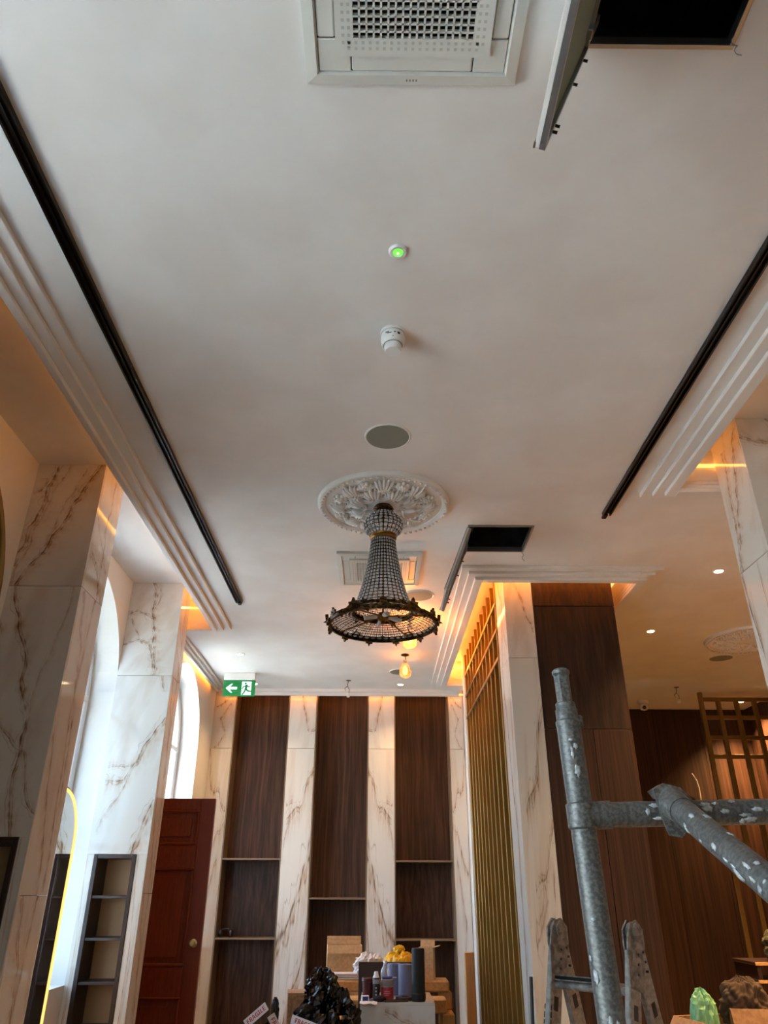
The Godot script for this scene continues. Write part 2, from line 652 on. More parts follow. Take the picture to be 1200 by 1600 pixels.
func arch_panel(x: float, zc: float, r: float, yc: float, foot: float, th: float) -> SurfaceTool:
	var st := flat()
	var poly := PackedVector2Array()
	for q in arch_path(0, zc, r, yc, foot):
		poly.append(Vector2(-q.z, q.y))
	# local x = -z, local y = y, local z = +x
	prism(st, poly, th, Transform3D(Basis(Vector3(0, 0, -1), Vector3(0, 1, 0), Vector3(1, 0, 0)), Vector3(x, 0, 0)))
	return st

func window(n: int, x: float, zc: float, r: float, yc: float, sill: float, pane: Material):
	var w := structure_node("window_%d" % n)
	var st := soft()
	tube(st, arch_path(x, zc, r - 0.03, yc, sill + 0.03), 0.034, 6)
	part(w, "window_frame", st, M.frame_white)
	for k in [-0.36, 0.36]:
		var z: float = zc + r * k
		part(w, "mullion", boxm(Vector3(x - 0.03, sill, z - 0.022), Vector3(x + 0.03, yc + sqrt(r * r - pow(r * k, 2)) - 0.02, z + 0.022), 0.004), M.frame_white)
	for y in [sill + 0.025, 1.75, yc]:
		part(w, "transom", boxm(Vector3(x - 0.028, y - 0.022, zc - r + 0.02), Vector3(x + 0.028, y + 0.022, zc + r - 0.02), 0.004), M.frame_white)
	part(w, "pane", arch_panel(x - 0.004, zc, r - 0.03, yc, sill + 0.02, 0.008), pane)

func hole_rects() -> Array:
	return [
		Rect2(-2.2, -6.08, 0.768, 8.48),           # left windows' recess
		Rect2(-2.2, -8.3, 0.37, 1.9),            # rear left recess
		Rect2(1.668, -3.57, 1.03, 5.97),         # right recess
		Rect2(0.748, -7.97, 1.122, 3.02),        # round the pier with the gold screen
		Rect2(-1.9, -8.9, 2.9, 0.42),           # over the niches
		Rect2(0.537, -1.195, 0.423, 0.40),       # access hatches
		Rect2(0.562, -4.553, 0.418, 0.404)]

func shell():
	var f := structure("floor", boxm(Vector3(-2.33, -0.12, -9.6), Vector3(4.87, 0.0, 2.8)), M.floor)
	var H := hole_rects()
	structure("ceiling", slab(CEIL, CEIL + 0.015, Rect2(-2.33, -9.6, 7.2, 12.4), H), M.ceiling)
	# over the two hatches the boards open into deep service voids
	var V := [H[5].grow(0.3), H[6].grow(0.3)]
	structure("ceiling_joists", slab(CEIL + 0.015, CAP, Rect2(-2.33, -9.6, 7.2, 12.4), H.slice(0, 5) + V), M.ceiling)
	structure("ceiling_upper", slab(CAP, CAP + 0.1, Rect2(-2.33, -9.6, 7.2, 12.4), V), M.ceiling)
	for v in V:
		var st := flat()
		var x0: float = v.position.x
		var x1: float = v.end.x
		var z0: float = v.position.y
		var z1: float = v.end.y
		var y0 := CEIL + 0.015
		var y1 := CAP + 1.2
		box(st, Vector3(x0, y1, z0), Vector3(x1, y1 + 0.05, z1))
		box(st, Vector3(x0, y0, z0), Vector3(x0 + 0.02, y1, z1))
		box(st, Vector3(x1 - 0.02, y0, z0), Vector3(x1, y1, z1))
		box(st, Vector3(x0 + 0.02, y0, z0), Vector3(x1 - 0.02, y1, z0 + 0.02))
		box(st, Vector3(x0 + 0.02, y0, z1 - 0.02), Vector3(x1 - 0.02, y1, z1))
		structure("ceiling_void", st, M.raw_concrete)
	# left wall: shopfront beside the photographer, a blind arch, an arched window between the columns
	structure("wall_left", arch_wall(XL, XL - 0.3, -1.72, -6.55, CAP, [[-2.90, 0.82, 2.74, 0.1], [-4.88, 0.82, 2.74, 0.89]]), M.paint)
	var lw := boxm(Vector3(XL - 0.3, 3.05, -1.72), Vector3(XL, CAP, 2.8))
	box(lw, Vector3(XL - 0.3, 0.0, 0.97), Vector3(XL, 3.05, 2.8))
	structure("wall_left", lw, M.paint)
	var sf := structure_node("window_1")
	for z in [-1.69, -0.36, 0.94]:
		part(sf, "mullion", boxm(Vector3(XL - 0.19, 0.0, z - 0.03), Vector3(XL - 0.11, 3.05, z + 0.03), 0.004), M.frame_white)
	for y in [0.03, 2.3, 3.02]:
		part(sf, "transom", boxm(Vector3(XL - 0.18, y - 0.03, -1.66), Vector3(XL - 0.12, y + 0.03, 0.91), 0.004), M.frame_white)
	for k in 2:
		part(sf, "pane", boxm(Vector3(XL - 0.154, 0.05, -1.66 + k * 1.33), Vector3(XL - 0.146, 3.0, -0.39 + k * 1.32)), M.glass_shop)
	structure("ground", boxm(Vector3(-14.0, -0.3, -16.0), Vector3(-2.33, -0.15, 12.0)), mat(Color(0.65, 0.655, 0.635), 0.9))
	structure("wall_left", arch_wall(-1.9, -2.33, -6.55, -9.0, CAP, [[-7.31, 0.72, 2.74, 0.89]]), M.paint)
	window(2, XL - 0.22, -4.88, 0.82, 2.74, 0.89, M.glass_tinted)
	window(3, -2.12, -7.31, 0.72, 2.74, 0.89, M.glass)
	structure("wall_back", boxm(Vector3(-2.33, 0, -9.0), Vector3(1.0, CAP, -8.9)), M.paint)
	structure("wall_back", boxm(Vector3(0.98, 0, -9.6), Vector3(4.87, CEIL, -9.42)), M.paint)
	structure("wall_middle", boxm(Vector3(0.99, 0, -9.42), Vector3(1.05, CEIL, -8.0)), M.paint)
	structure("wall_right", boxm(Vector3(4.67, 0, -9.42), Vector3(4.87, CEIL, 2.6)), M.paint)
	structure("wall_front", boxm(Vector3(-2.03, 0, 2.6), Vector3(4.87, CEIL, 2.8)), M.paint)

# a stepped cornice round a recess; offs = how far each of the three steps reaches into the room, sides = which legs exist (left, right, near, far)
func cornice(n: int, r: Rect2, offs: Array, sides := [1, 1, 1, 1]):
	var st := flat()
	var x0 := r.position.x
	var x1 := r.end.x
	var z0 := r.position.y
	var z1 := r.end.y
	for k in 3:
		var o: float = offs[k]
		var y1 := CEIL - 0.0233 * k
		var y0 := CEIL - 0.0233 * (k + 1)
		var ol: float = o * sides[0]
		var orr: float = o * sides[1]
		var zn: float = z1 + o * sides[2]
		var zf: float = z0 - o * sides[3]
		if sides[0]:
			box(st, Vector3(x0 - o, y0, zf), Vector3(x0, y1, zn), 0.0025)
		if sides[1]:
			box(st, Vector3(x1, y0, zf), Vector3(x1 + o, y1, zn), 0.0025)
		if sides[2]:
			box(st, Vector3(x0, y0, z1), Vector3(x1, y1, z1 + o), 0.0025)
		if sides[3]:
			box(st, Vector3(x0, y0, z0 - o), Vector3(x1, y1, z0), 0.0025)
	structure("trim_%d" % n, st, M.plaster)

# glowing strip from a to b on a recess wall that faces 'out'
func led_bar(label: String, a: Vector3, b: Vector3, out: Vector3, power: float):
	var parent := thing("led_strip", label, "light strip", Vector3.ZERO, 0.0, "light strips of the ceiling recesses")
	var d := (b - a)
	var L := d.length()
	var X := d.normalized()
	var tf := Transform3D(Basis(X, Vector3.UP, X.cross(Vector3.UP)), (a + b) * 0.5)
	var s := signf(tf.basis.z.dot(out))
	part(parent, "led_bar", boxm(Vector3(-L / 2, -0.009, 0.0 if s > 0 else -0.014), Vector3(L / 2, 0.009, 0.014 if s > 0 else 0.0), 0.002, tf), M.led)
	var l := AreaLight3D.new()
	l.name = "led_bar_light"
	l.area_size = Vector2(L, 0.016)
	l.light_color = Color(1.0, 0.58, 0.22)
	l.light_energy = power * L
	l.shadow_enabled = true
	l.area_range = 12.0
	parent.add_child(l, true)
	l.position = (a + b) * 0.5 + out * 0.016
	l.look_at_from_position(l.position, l.position + out, Vector3.UP)

func cornices():
	var H := hole_rects()
	cornice(1, H[0], [0.139, 0.084, 0.035], [0, 1, 0, 1])
	cornice(2, H[1], [0.085, 0.055, 0.027], [0, 1, 1, 0])
	cornice(3, H[2], [0.158, 0.105, 0.055], [1, 1, 0, 1])
	cornice(4, H[3], [0.158, 0.108, 0.058], [1, 1, 1, 1])
	var st := flat()
	box(st, Vector3(-1.83, 3.465, -8.48), Vector3(0.93, 3.5, -8.42), 0.0025)
	box(st, Vector3(-1.83, 3.43, -8.48), Vector3(0.93, 3.465, -8.445), 0.0025)
	structure("trim_5", st, M.plaster)
	var W := "warm glowing light strip "
	led_bar(W + "running along the ceiling recess over the arched windows", Vector3(-1.432, LEDY, -6.07), Vector3(-1.432, LEDY, 2.3), Vector3(-1, 0, 0), LP * 0.05)
	led_bar(W + "across the end of the window recess beside the pale marble column", Vector3(-2.02, LEDY, -6.08), Vector3(-1.45, LEDY, -6.08), Vector3(0, 0, 1), LP * 0.4)
	led_bar(W + "over the arched window behind the mahogany door", Vector3(-1.83, LEDY - 0.1, -8.29), Vector3(-1.83, LEDY - 0.1, -6.41), Vector3(-1, 0, 0), LP * 0.15)
	led_bar(W + "along the recess facing the polished right hand column", Vector3(1.668, LEDY - 0.03, -3.56), Vector3(1.668, LEDY - 0.03, 2.3), Vector3(1, 0, 0), LP * 0.03)
	led_bar(W + "across the end of the recess behind the polished right hand column", Vector3(1.685, LEDY - 0.03, -3.57), Vector3(2.68, LEDY - 0.03, -3.57), Vector3(0, 0, 1), LP * 0.08)
	led_bar(W + "in the recess facing the gold screen of the pier", Vector3(0.748, LEDY, -7.96), Vector3(0.748, LEDY, -4.96), Vector3(1, 0, 0), LP * 0.4)
	led_bar(W + "in the recess on the downlight side of the walnut pier", Vector3(1.87, LEDY, -7.96), Vector3(1.87, LEDY, -4.96), Vector3(-1, 0, 0), LP * 0.4)
	led_bar(W + "across the far end of the recess beyond the gold screen", Vector3(0.76, LEDY, -7.97), Vector3(1.86, LEDY, -7.97), Vector3(0, 0, 1), LP * 0.5)
	led_bar(W + "in front of the marble and walnut face of the pier", Vector3(0.76, LEDY, -4.95), Vector3(1.86, LEDY, -4.95), Vector3(0, 0, -1), LP * 0.4)
	led_bar(W + "behind the cornice above the walnut niches", Vector3(-1.8, 3.455, -8.48), Vector3(0.98, 3.455, -8.48), Vector3(0, 0, -1), LP * 0.12)

const LP := 0.5

# ---------------------------------------------------------------- columns
func slab_panel(parent: Node3D, lo: Vector3, hi: Vector3, m: Material, label := "") -> MeshInstance3D:
	return part(parent, "marble_panel", boxm(lo, hi, 0.0015), m, label)

func niche_unit(parent: Node3D, x0: float, x1: float, zf: float, depth: float, top: float):
	var n := part(parent, "niche_frame", null_mesh(), M.walnut_plain)
	var st := flat()
	box(st, Vector3(x0, 0.2, zf - 0.02), Vector3(x0 + 0.028, top, zf + 0.006), 0.002)
	box(st, Vector3(x1 - 0.028, 0.2, zf - 0.02), Vector3(x1, top, zf + 0.006), 0.002)
	box(st, Vector3(x0 + 0.028, top - 0.028, zf - 0.02), Vector3(x1 - 0.028, top, zf + 0.006), 0.002)
	box(st, Vector3(x0 + 0.028, 0.2, zf - 0.02), Vector3(x1 - 0.028, 0.228, zf + 0.006), 0.002)
	n.mesh = finish(st)
	part(n, "side_board", boxm(Vector3(x0 + 0.01, 0.2, zf - depth), Vector3(x0 + 0.028, top, zf - 0.02)), M.walnut_plain)
	part(n, "side_board", boxm(Vector3(x1 - 0.028, 0.2, zf - depth), Vector3(x1 - 0.01, top, zf - 0.02)), M.walnut_plain)
	part(n, "top_board", boxm(Vector3(x0 + 0.028, top - 0.028, zf - depth), Vector3(x1 - 0.028, top - 0.01, zf - 0.02)), M.walnut_plain)
	part(n, "back_board", boxm(Vector3(x0 + 0.028, 0.2, zf - depth - 0.008), Vector3(x1 - 0.028, top, zf - depth)), M.beige, "bare beige back board")
	for y in [0.40, 0.65, 0.90, 1.15, 1.40]:
		part(n, "shelf", boxm(Vector3(x0 + 0.028, y - 0.009, zf - depth), Vector3(x1 - 0.028, y + 0.009, zf - 0.004), 0.0015), M.walnut_plain)

func null_mesh() -> Mesh:
	return ArrayMesh.new()

func marble_column(label: String, xr: float, zf: float, depth: float, mats: Array) -> Node3D:
	var t := thing("marble_column", label, "column", Vector3.ZERO, 0.0, "marble columns between the arched windows")
	var x0 := XL
	var zb := zf - depth
	var j := 2.925
	var g := 0.0012
	var nx0 := -1.975
	var nx1 := -1.68
	var top := 1.665
	var th := 0.02
	slab_panel(t, Vector3(x0, j + g, zf - th), Vector3(xr, CAP, zf), mats[0])
	slab_panel(t, Vector3(x0, top, zf - th), Vector3(xr, j - g, zf), mats[1])
	slab_panel(t, Vector3(x0, 0, zf - th), Vector3(nx0, top, zf), mats[2])
	slab_panel(t, Vector3(nx1, 0, zf - th), Vector3(xr, top, zf), mats[2])
	slab_panel(t, Vector3(nx0, 0, zf - th), Vector3(nx1, 0.2, zf), mats[2])
	for y in [[0.0, 1.42], [1.42, j], [j, CAP]]:
		slab_panel(t, Vector3(xr - th, y[0] + g, zb), Vector3(xr, y[1] - g, zf - th), mats[3] if y[0] > 2.0 else mats[4])
		slab_panel(t, Vector3(x0, y[0] + g, zb - 0.0), Vector3(xr - th, y[1] - g, zb + 0.008), mats[2])
	niche_unit(t, nx0, nx1, zf, depth - 0.03, top)
	part(t, "core", boxm(Vector3(x0, top + 0.01, zb + 0.01), Vector3(xr - th - 0.002, CAP, zf - th - 0.002)), M.paint)
	return t

func columns_left():
	var a_top := marble(101, [[[[0.97, 0.0], [0.62, 0.32], [0.42, 0.62], [0.10, 1.0]], 2.6, 0.95], [[[0.30, 0.0], [0.20, 0.35], [0.0, 0.85]], 3.0, 0.8], [[[0.0, 0.24], [0.16, 0.17], [0.26, 0.10]], 2.0, 0.9], [[[0.44, 0.0], [0.30, 0.3], [0.12, 0.7], [0.05, 1.0]], 1.2, 0.5], [[[0.80, 0.0], [0.5, 0.3], [0.3, 0.8]], 1.4, 0.45]])
	var a_mid := marble(102, [[[[0.10, 0.0], [0.26, 0.14], [0.42, 0.32], [0.62, 0.6], [0.75, 1.0]], 2.4, 0.9], [[[0.0, 0.1], [0.05, 0.4], [0.0, 0.7]], 2.2, 0.6], [[[0.0, 0.55], [0.35, 0.62], [0.7, 0.7], [1.0, 0.92]], 1.4, 0.7], [[[0.9, 0.0], [0.7, 0.4], [0.62, 0.6]], 1.2, 0.4]])
	var low := marble(103, [[[[0.2, 0.0], [0.5, 0.4], [0.4, 1.0]], 2.2, 0.7], [[[0.9, 0.1], [0.6, 0.6], [0.8, 1.0]], 1.6, 0.6]])
	var side_top := marble(104, [[[[0.4, 0.0], [0.45, 0.4], [0.3, 1.0]], 2.0, 0.75], [[[1.0, 0.65], [0.5, 0.8], [0.0, 1.0]], 4.5, 0.55], [[[1.0, 0.45], [0.5, 0.6], [0.1, 0.75]], 1.4, 0.5]])
	var side_low := marble(105, [[[[0.9, 0.0], [0.6, 0.2], [0.3, 0.55], [0.0, 0.8]], 3.0, 0.7], [[[0.3, 0.0], [0.5, 0.4], [0.2, 1.0]], 2.4, 0.65], [[[1.0, 0.5], [0.6, 0.8], [0.4, 1.0]], 2.2, 0.6]])
	var b_top := marble(106, [[[[0.36, 0.0], [0.50, 0.30], [0.62, 0.75], [0.68, 1.0]], 2.2, 0.85], [[[0.0, 0.42], [0.12, 0.33], [0.34, 0.36], [0.52, 0.40]], 2.6, 0.8], [[[0.0, 0.66], [0.3, 0.60], [0.54, 0.66]], 1.8, 0.7], [[[0.05, 0.42], [0.3, 0.56], [0.4, 0.66]], 1.2, 0.6], [[[0.50, 0.0], [0.53, 0.2], [0.55, 0.5]], 1.3, 0.4], [[[0.52, 0.62], [0.65, 1.0]], 3.4, 0.55]])
	var b_mid := marble(107, [[[[0.95, 0.24], [0.80, 0.34], [0.62, 0.50], [0.40, 0.60], [0.10, 0.62]], 2.8, 0.75], [[[0.6, 0.5], [0.35, 0.70], [0.05, 0.86]], 1.4, 0.55], [[[0.12, 0.56], [0.4, 0.55], [0.62, 0.50]], 1.4, 0.6], [[[0.80, 0.0], [0.86, 0.10]], 2.0, 0.5], [[[1.0, 0.72], [0.86, 0.85], [0.7, 1.0]], 3.4, 0.7]])
	marble_column("veined marble column with shelf niche between the blind gold rimmed arch and the window", -1.63, -3.775, 0.33, [a_top, a_mid, low, side_top, side_low])
	marble_column("pale veined marble column with shelf niche beside the mahogany door", -1.605, -5.67, 0.25, [b_top, b_mid, low, side_top, side_low])
	# the column out of the picture on the near side of the blind arch
	marble_column("veined marble column on the near side of the blind gold rimmed arch", -1.63, -1.84, 0.28, [a_top, a_mid, low, side_top, side_low])

func column_right():
	var t := thing("marble_column", "polished marble column standing in the ceiling recess across from the arched windows", "column")
	var side_top := marble(110, [[[[0.95, 0.05], [0.62, 0.30], [0.40, 0.62], [0.05, 1.0]], 3.0, 0.9], [[[0.35, 0.12], [0.25, 0.5], [0.12, 1.0]], 2.0, 0.85], [[[0.5, 0.0], [0.45, 0.3]], 1.6, 0.5]])
	var side_low := marble(111, [[[[0.06, 0.0], [0.14, 0.08], [0.35, 0.30], [0.3, 0.7], [0.5, 1.0]], 2.8, 0.85], [[[0.6, 0.0], [0.5, 0.4], [0.6, 1.0]], 2.0, 0.4]])
	var front := marble(112, [[[[0.0, 0.14], [0.3, 0.22], [0.6, 0.25], [1.0, 0.5]], 2.6, 0.8], [[[0.3, 0.0], [0.5, 0.2], [0.9, 0.4]], 2.0, 0.7]])
	var x0 := 1.895
	var zf := -3.24
	var zb := -3.55
	for y in [[0.0, 2.925, side_low], [2.925, CAP, side_top]]:
		slab_panel(t, Vector3(x0, y[0] + 0.001, zb), Vector3(x0 + 0.02, y[1] - 0.001, zf - 0.02), y[2])
		slab_panel(t, Vector3(x0, y[0] + 0.001, zf - 0.02), Vector3(2.45, y[1] - 0.001, zf), front)
	part(t, "core", boxm(Vector3(x0 + 0.022, 0, zb), Vector3(2.45, CAP, zf - 0.022)), M.paint)

func screen_pier():
	var t := thing("clad_pier", "square pier clad in marble and tall walnut boards with the gold screen on its side", "pier")
	var x0 := 0.93
	var zf := -5.12
	var m1 := marble(120, [[[[0.12, 0.0], [0.45, 0.35], [0.95, 0.75]], 2.4, 0.75], [[[0.6, 0.5], [0.9, 0.68]], 1.3, 0.5]])
	var m2 := marble(121, [[[[1.0, 0.10], [0.62, 0.26], [0.20, 0.36]], 2.2, 0.8], [[[0.75, 0.18], [0.45, 0.30], [0.3, 0.36]], 3.0, 0.55], [[[0.3, 0.5], [0.8, 0.42], [1.0, 0.40]], 1.6, 0.6], [[[0.2, 0.62], [0.6, 0.5]], 4.0, 0.5], [[[0.5, 1.0], [0.7, 0.6], [0.9, 0.45]], 2.4, 0.5]])
	var ms := marble(122, [[[[0.2, 0.0], [0.6, 0.4], [0.3, 1.0]], 2.2, 0.7], [[[0.9, 0.1], [0.5, 0.5], [0.9, 0.9]], 1.8, 0.55]])
	for y in [[0.0, 2.925], [2.925, CAP]]:
		slab_panel(t, Vector3(x0, y[0] + 0.001, zf - 0.02), Vector3(1.138, y[1] - 0.001, zf), m2 if y[0] == 0.0 else m1)
		slab_panel(t, Vector3(x0, y[0] + 0.001, -5.50), Vector3(x0 + 0.02, y[1] - 0.001, zf - 0.02), ms)
	var i := 0
	for r in [[1.142, 1.738, 3.318, CAP], [1.142, 1.738, 2.432, 3.314], [1.142, 1.468, 0.0, 2.428], [1.472, 1.738, 0.0, 2.428]]:
		part(t, "wood_panel", boxm(Vector3(r[0], r[2], zf - 0.02), Vector3(r[1], r[3], zf + (0.004 if i == 0 else 0.0)), 0.0015), M.walnut_red[i % 3])
		i += 1
	part(t, "wood_panel", boxm(Vector3(1.72, 0, -7.8), Vector3(1.738, CAP, zf - 0.021), 0.0015), M.walnut[0])
	part(t, "core", boxm(Vector3(x0 + 0.06, 0, -7.75), Vector3(1.718, CAP - 0.002, zf - 0.022)), M.paint)
	part(t, "end_panel", boxm(Vector3(0.91, 0, -7.86), Vector3(0.99, CAP, -7.76), 0.004), M.white, "white end post")
	# gold screen on the side that faces the windows
	var s := thing("gold_screen", "gold metal screen of upright bars and three rails on the marble pier", "screen")
	part(s, "backing_panel", boxm(Vector3(0.975, 0, -7.76), Vector3(0.988, CAP, -5.5)), M.gold)
	var z := -5.54
	for k in 11:
		part(s, "bar", boxm(Vector3(0.925, 0.0, z - 0.012), Vector3(0.962, CAP, z + 0.012), 0.002), M.gold)
		z -= 0.2185
	for y in [3.04, 3.265, 3.48]:
		part(s, "rail", boxm(Vector3(0.921, y - 0.014, -7.755), Vector3(0.964, y + 0.014, -5.51), 0.002), M.gold)

# ---------------------------------------------------------------- back wall with niches
func back_wall():
	var zf := -8.62
	var p0 := marble(130, [[[[0.0, 0.0], [0.2, 0.12], [0.95, 0.24]], 1.6, 0.75], [[[0.95, 0.26], [0.5, 0.36], [0.1, 0.45]], 1.8, 0.7], [[[0.8, 0.4], [0.3, 0.6], [0.6, 0.8], [0.2, 1.0]], 2.6, 0.6]], 256, 512)
	var pm_top := marble(131, [[[[0.05, 0.05], [0.4, 0.10], [0.6, 0.45], [0.75, 0.75], [1.0, 0.72]], 2.2, 0.75], [[[0.35, 0.0], [0.5, 0.2]], 1.4, 0.5]], 256, 256)
	var pm_low := marble(132, [[[[1.0, 0.09], [0.8, 0.10], [0.55, 0.20], [0.1, 0.27]], 2.2, 0.75], [[[0.4, 0.22], [0.15, 0.3], [0.0, 0.38]], 1.6, 0.5], [[[1.0, 0.35], [0.7, 0.48], [0.25, 0.62], [0.0, 0.70]], 6.5, 0.85], [[[1.0, 0.60], [0.8, 0.72], [0.3, 0.95]], 5.0, 0.75], [[[0.05, 0.18], [0.3, 0.2]], 1.2, 0.6]], 256, 512)
	var pils := [[-1.898, -1.655, "veined marble pilaster between the arched window and the walnut niches"], [-1.021, -0.717, "veined marble pilaster with the vein bending to the right between two walnut niches"], [-0.105, 0.187, "veined marble pilaster with mirrored veins between walnut niches behind the tool covered plinth"], [0.820, 0.985, "veined marble pilaster in the corner by the gold screen"]]
	var i := 0
	for p in pils:
		var t := thing("marble_pilaster", p[2], "pilaster", Vector3.ZERO, 0.0, "marble pilasters of the back wall")
		var lo: Material = [p0, pm_low, flipped(pm_low), flipped(p0)][i]
		var hi: Material = [p0, pm_top, flipped(pm_top), flipped(p0)][i]
		slab_panel(t, Vector3(p[0], 0, zf - 0.25), Vector3(p[1], 2.868, zf), lo)
		slab_panel(t, Vector3(p[0], 2.871, zf - 0.25), Vector3(p[1], CAP, zf), hi)
		i += 1
	var nic := [[-1.653, -1.023, [1.002, 1.735], "walnut wall niche with two thin shelves nearest the mahogany door"], [-0.715, -0.107, [1.366], "walnut wall niche with one shelf behind the black bin bag"], [0.189, 0.818, [0.995, 1.72], "walnut wall niche with two thin shelves nearest the gold screen"]]
	i = 0
	for n in nic:
		var t := thing("wall_niche", n[3], "niche", Vector3.ZERO, 0.0, "walnut niches of the back wall")
		var x0: float = n[0]
		var x1: float = n[1]
		var cuts: Array = [0.0] + n[2] + [CAP]
		for k in cuts.size() - 1:
			part(t, "wood_panel", boxm(Vector3(x0 + 0.012, cuts[k] + 0.002, zf - 0.27), Vector3(x1 - 0.012, cuts[k + 1] - 0.002, zf - 0.25), 0.001), M.walnut[(i + k) % 3])
		for x in [[x0, x0 + 0.012], [x1 - 0.012, x1]]:
			part(t, "jamb", boxm(Vector3(x[0], 0, zf - 0.25), Vector3(x[1], CAP, zf + 0.003), 0.001), M.niche_jamb)
		for y in n[2]:
			part(t, "shelf", boxm(Vector3(x0 + 0.013, y - 0.008, zf - 0.249), Vector3(x1 - 0.013, y + 0.008, zf), 0.001), M.niche_jamb)
		i += 1
	# ear defenders left on the lower shelf
	var e := thing("ear_defenders", "black ear defenders lying on the lower niche shelf", "ear defenders", Vector3(-1.555, 1.011, -8.72))
	var st := soft()
	var pts := []
	for k in 13:
		var t := PI * k / 12.0
		pts.append(Vector3(cos(t) * 0.062, 0.012 + sin(t) * 0.062, 0))
	tube(st, pts, 0.013, 8)
	part(e, "headband", st, M.black)
	for s in [-1.0, 1.0]:
		part(e, "ear_cup", lathem([Vector2(0, 0.024), Vector2(0.026, 0.02), Vector2(0.036, 0.008), Vector2(0.036, -0.012), Vector2(0.028, -0.022), Vector2(0, -0.024)], 16, Transform3D(Basis(Vector3(0, 0, 1), PI / 2), Vector3(s * 0.052, 0.037, 0.02))), M.black)

# ---------------------------------------------------------------- right hand room
func right_room():
	var w := structure_node("wall_walnut")
	var x := 1.06
	var i := 0
	while x < 4.66:
		var x1 := minf(x + 0.6, 4.668)
		part(w, "wood_panel", boxm(Vector3(x + 0.0015, 0, -9.42), Vector3(x1 - 0.0015, CEIL - 0.002, -9.40), 0.001), M.walnut_red[i % 3])
		x = x1
		i += 1
	w = structure_node("wall_walnut")
	var z := -9.395
	while z < -3.0:
		part(w, "wood_panel", boxm(Vector3(4.65, 0, z + 0.0015), Vector3(4.67, CEIL - 0.002, z + 0.5985), 0.001), M.walnut_red[i % 3])
		z += 0.6
		i += 1
	var s := thing("gold_screen", "open gold metal lattice screen standing in front of the walnut wall", "screen")
	for xx in [3.735, 3.932, 4.14, 4.348, 4.556]:
		part(s, "bar", boxm(Vector3(xx - 0.024, 0, -8.53), Vector3(xx + 0.024, 3.5 if xx < 3.8 else 3.44, -8.49), 0.003), M.gold)
	for y in [3.42, 3.215, 2.99, 2.785]:
		part(s, "rail", boxm(Vector3(3.76, y - 0.022, -8.527), Vector3(4.65, y + 0.022, -8.493), 0.003), M.gold)
	var c := thing("wall_cable", "thin white cable end sticking out of the walnut wall", "cable")
	var st := soft()
	tube(st, [Vector3(3.807, 2.711, -9.30), Vector3(3.855, 2.63, -9.32), Vector3(3.88, 2.55, -9.35), Vector3(3.885, 2.42, -9.37), Vector3(3.885, 2.38, -9.40)], 0.006, 6)
	part(c, "sheath", st, M.white)

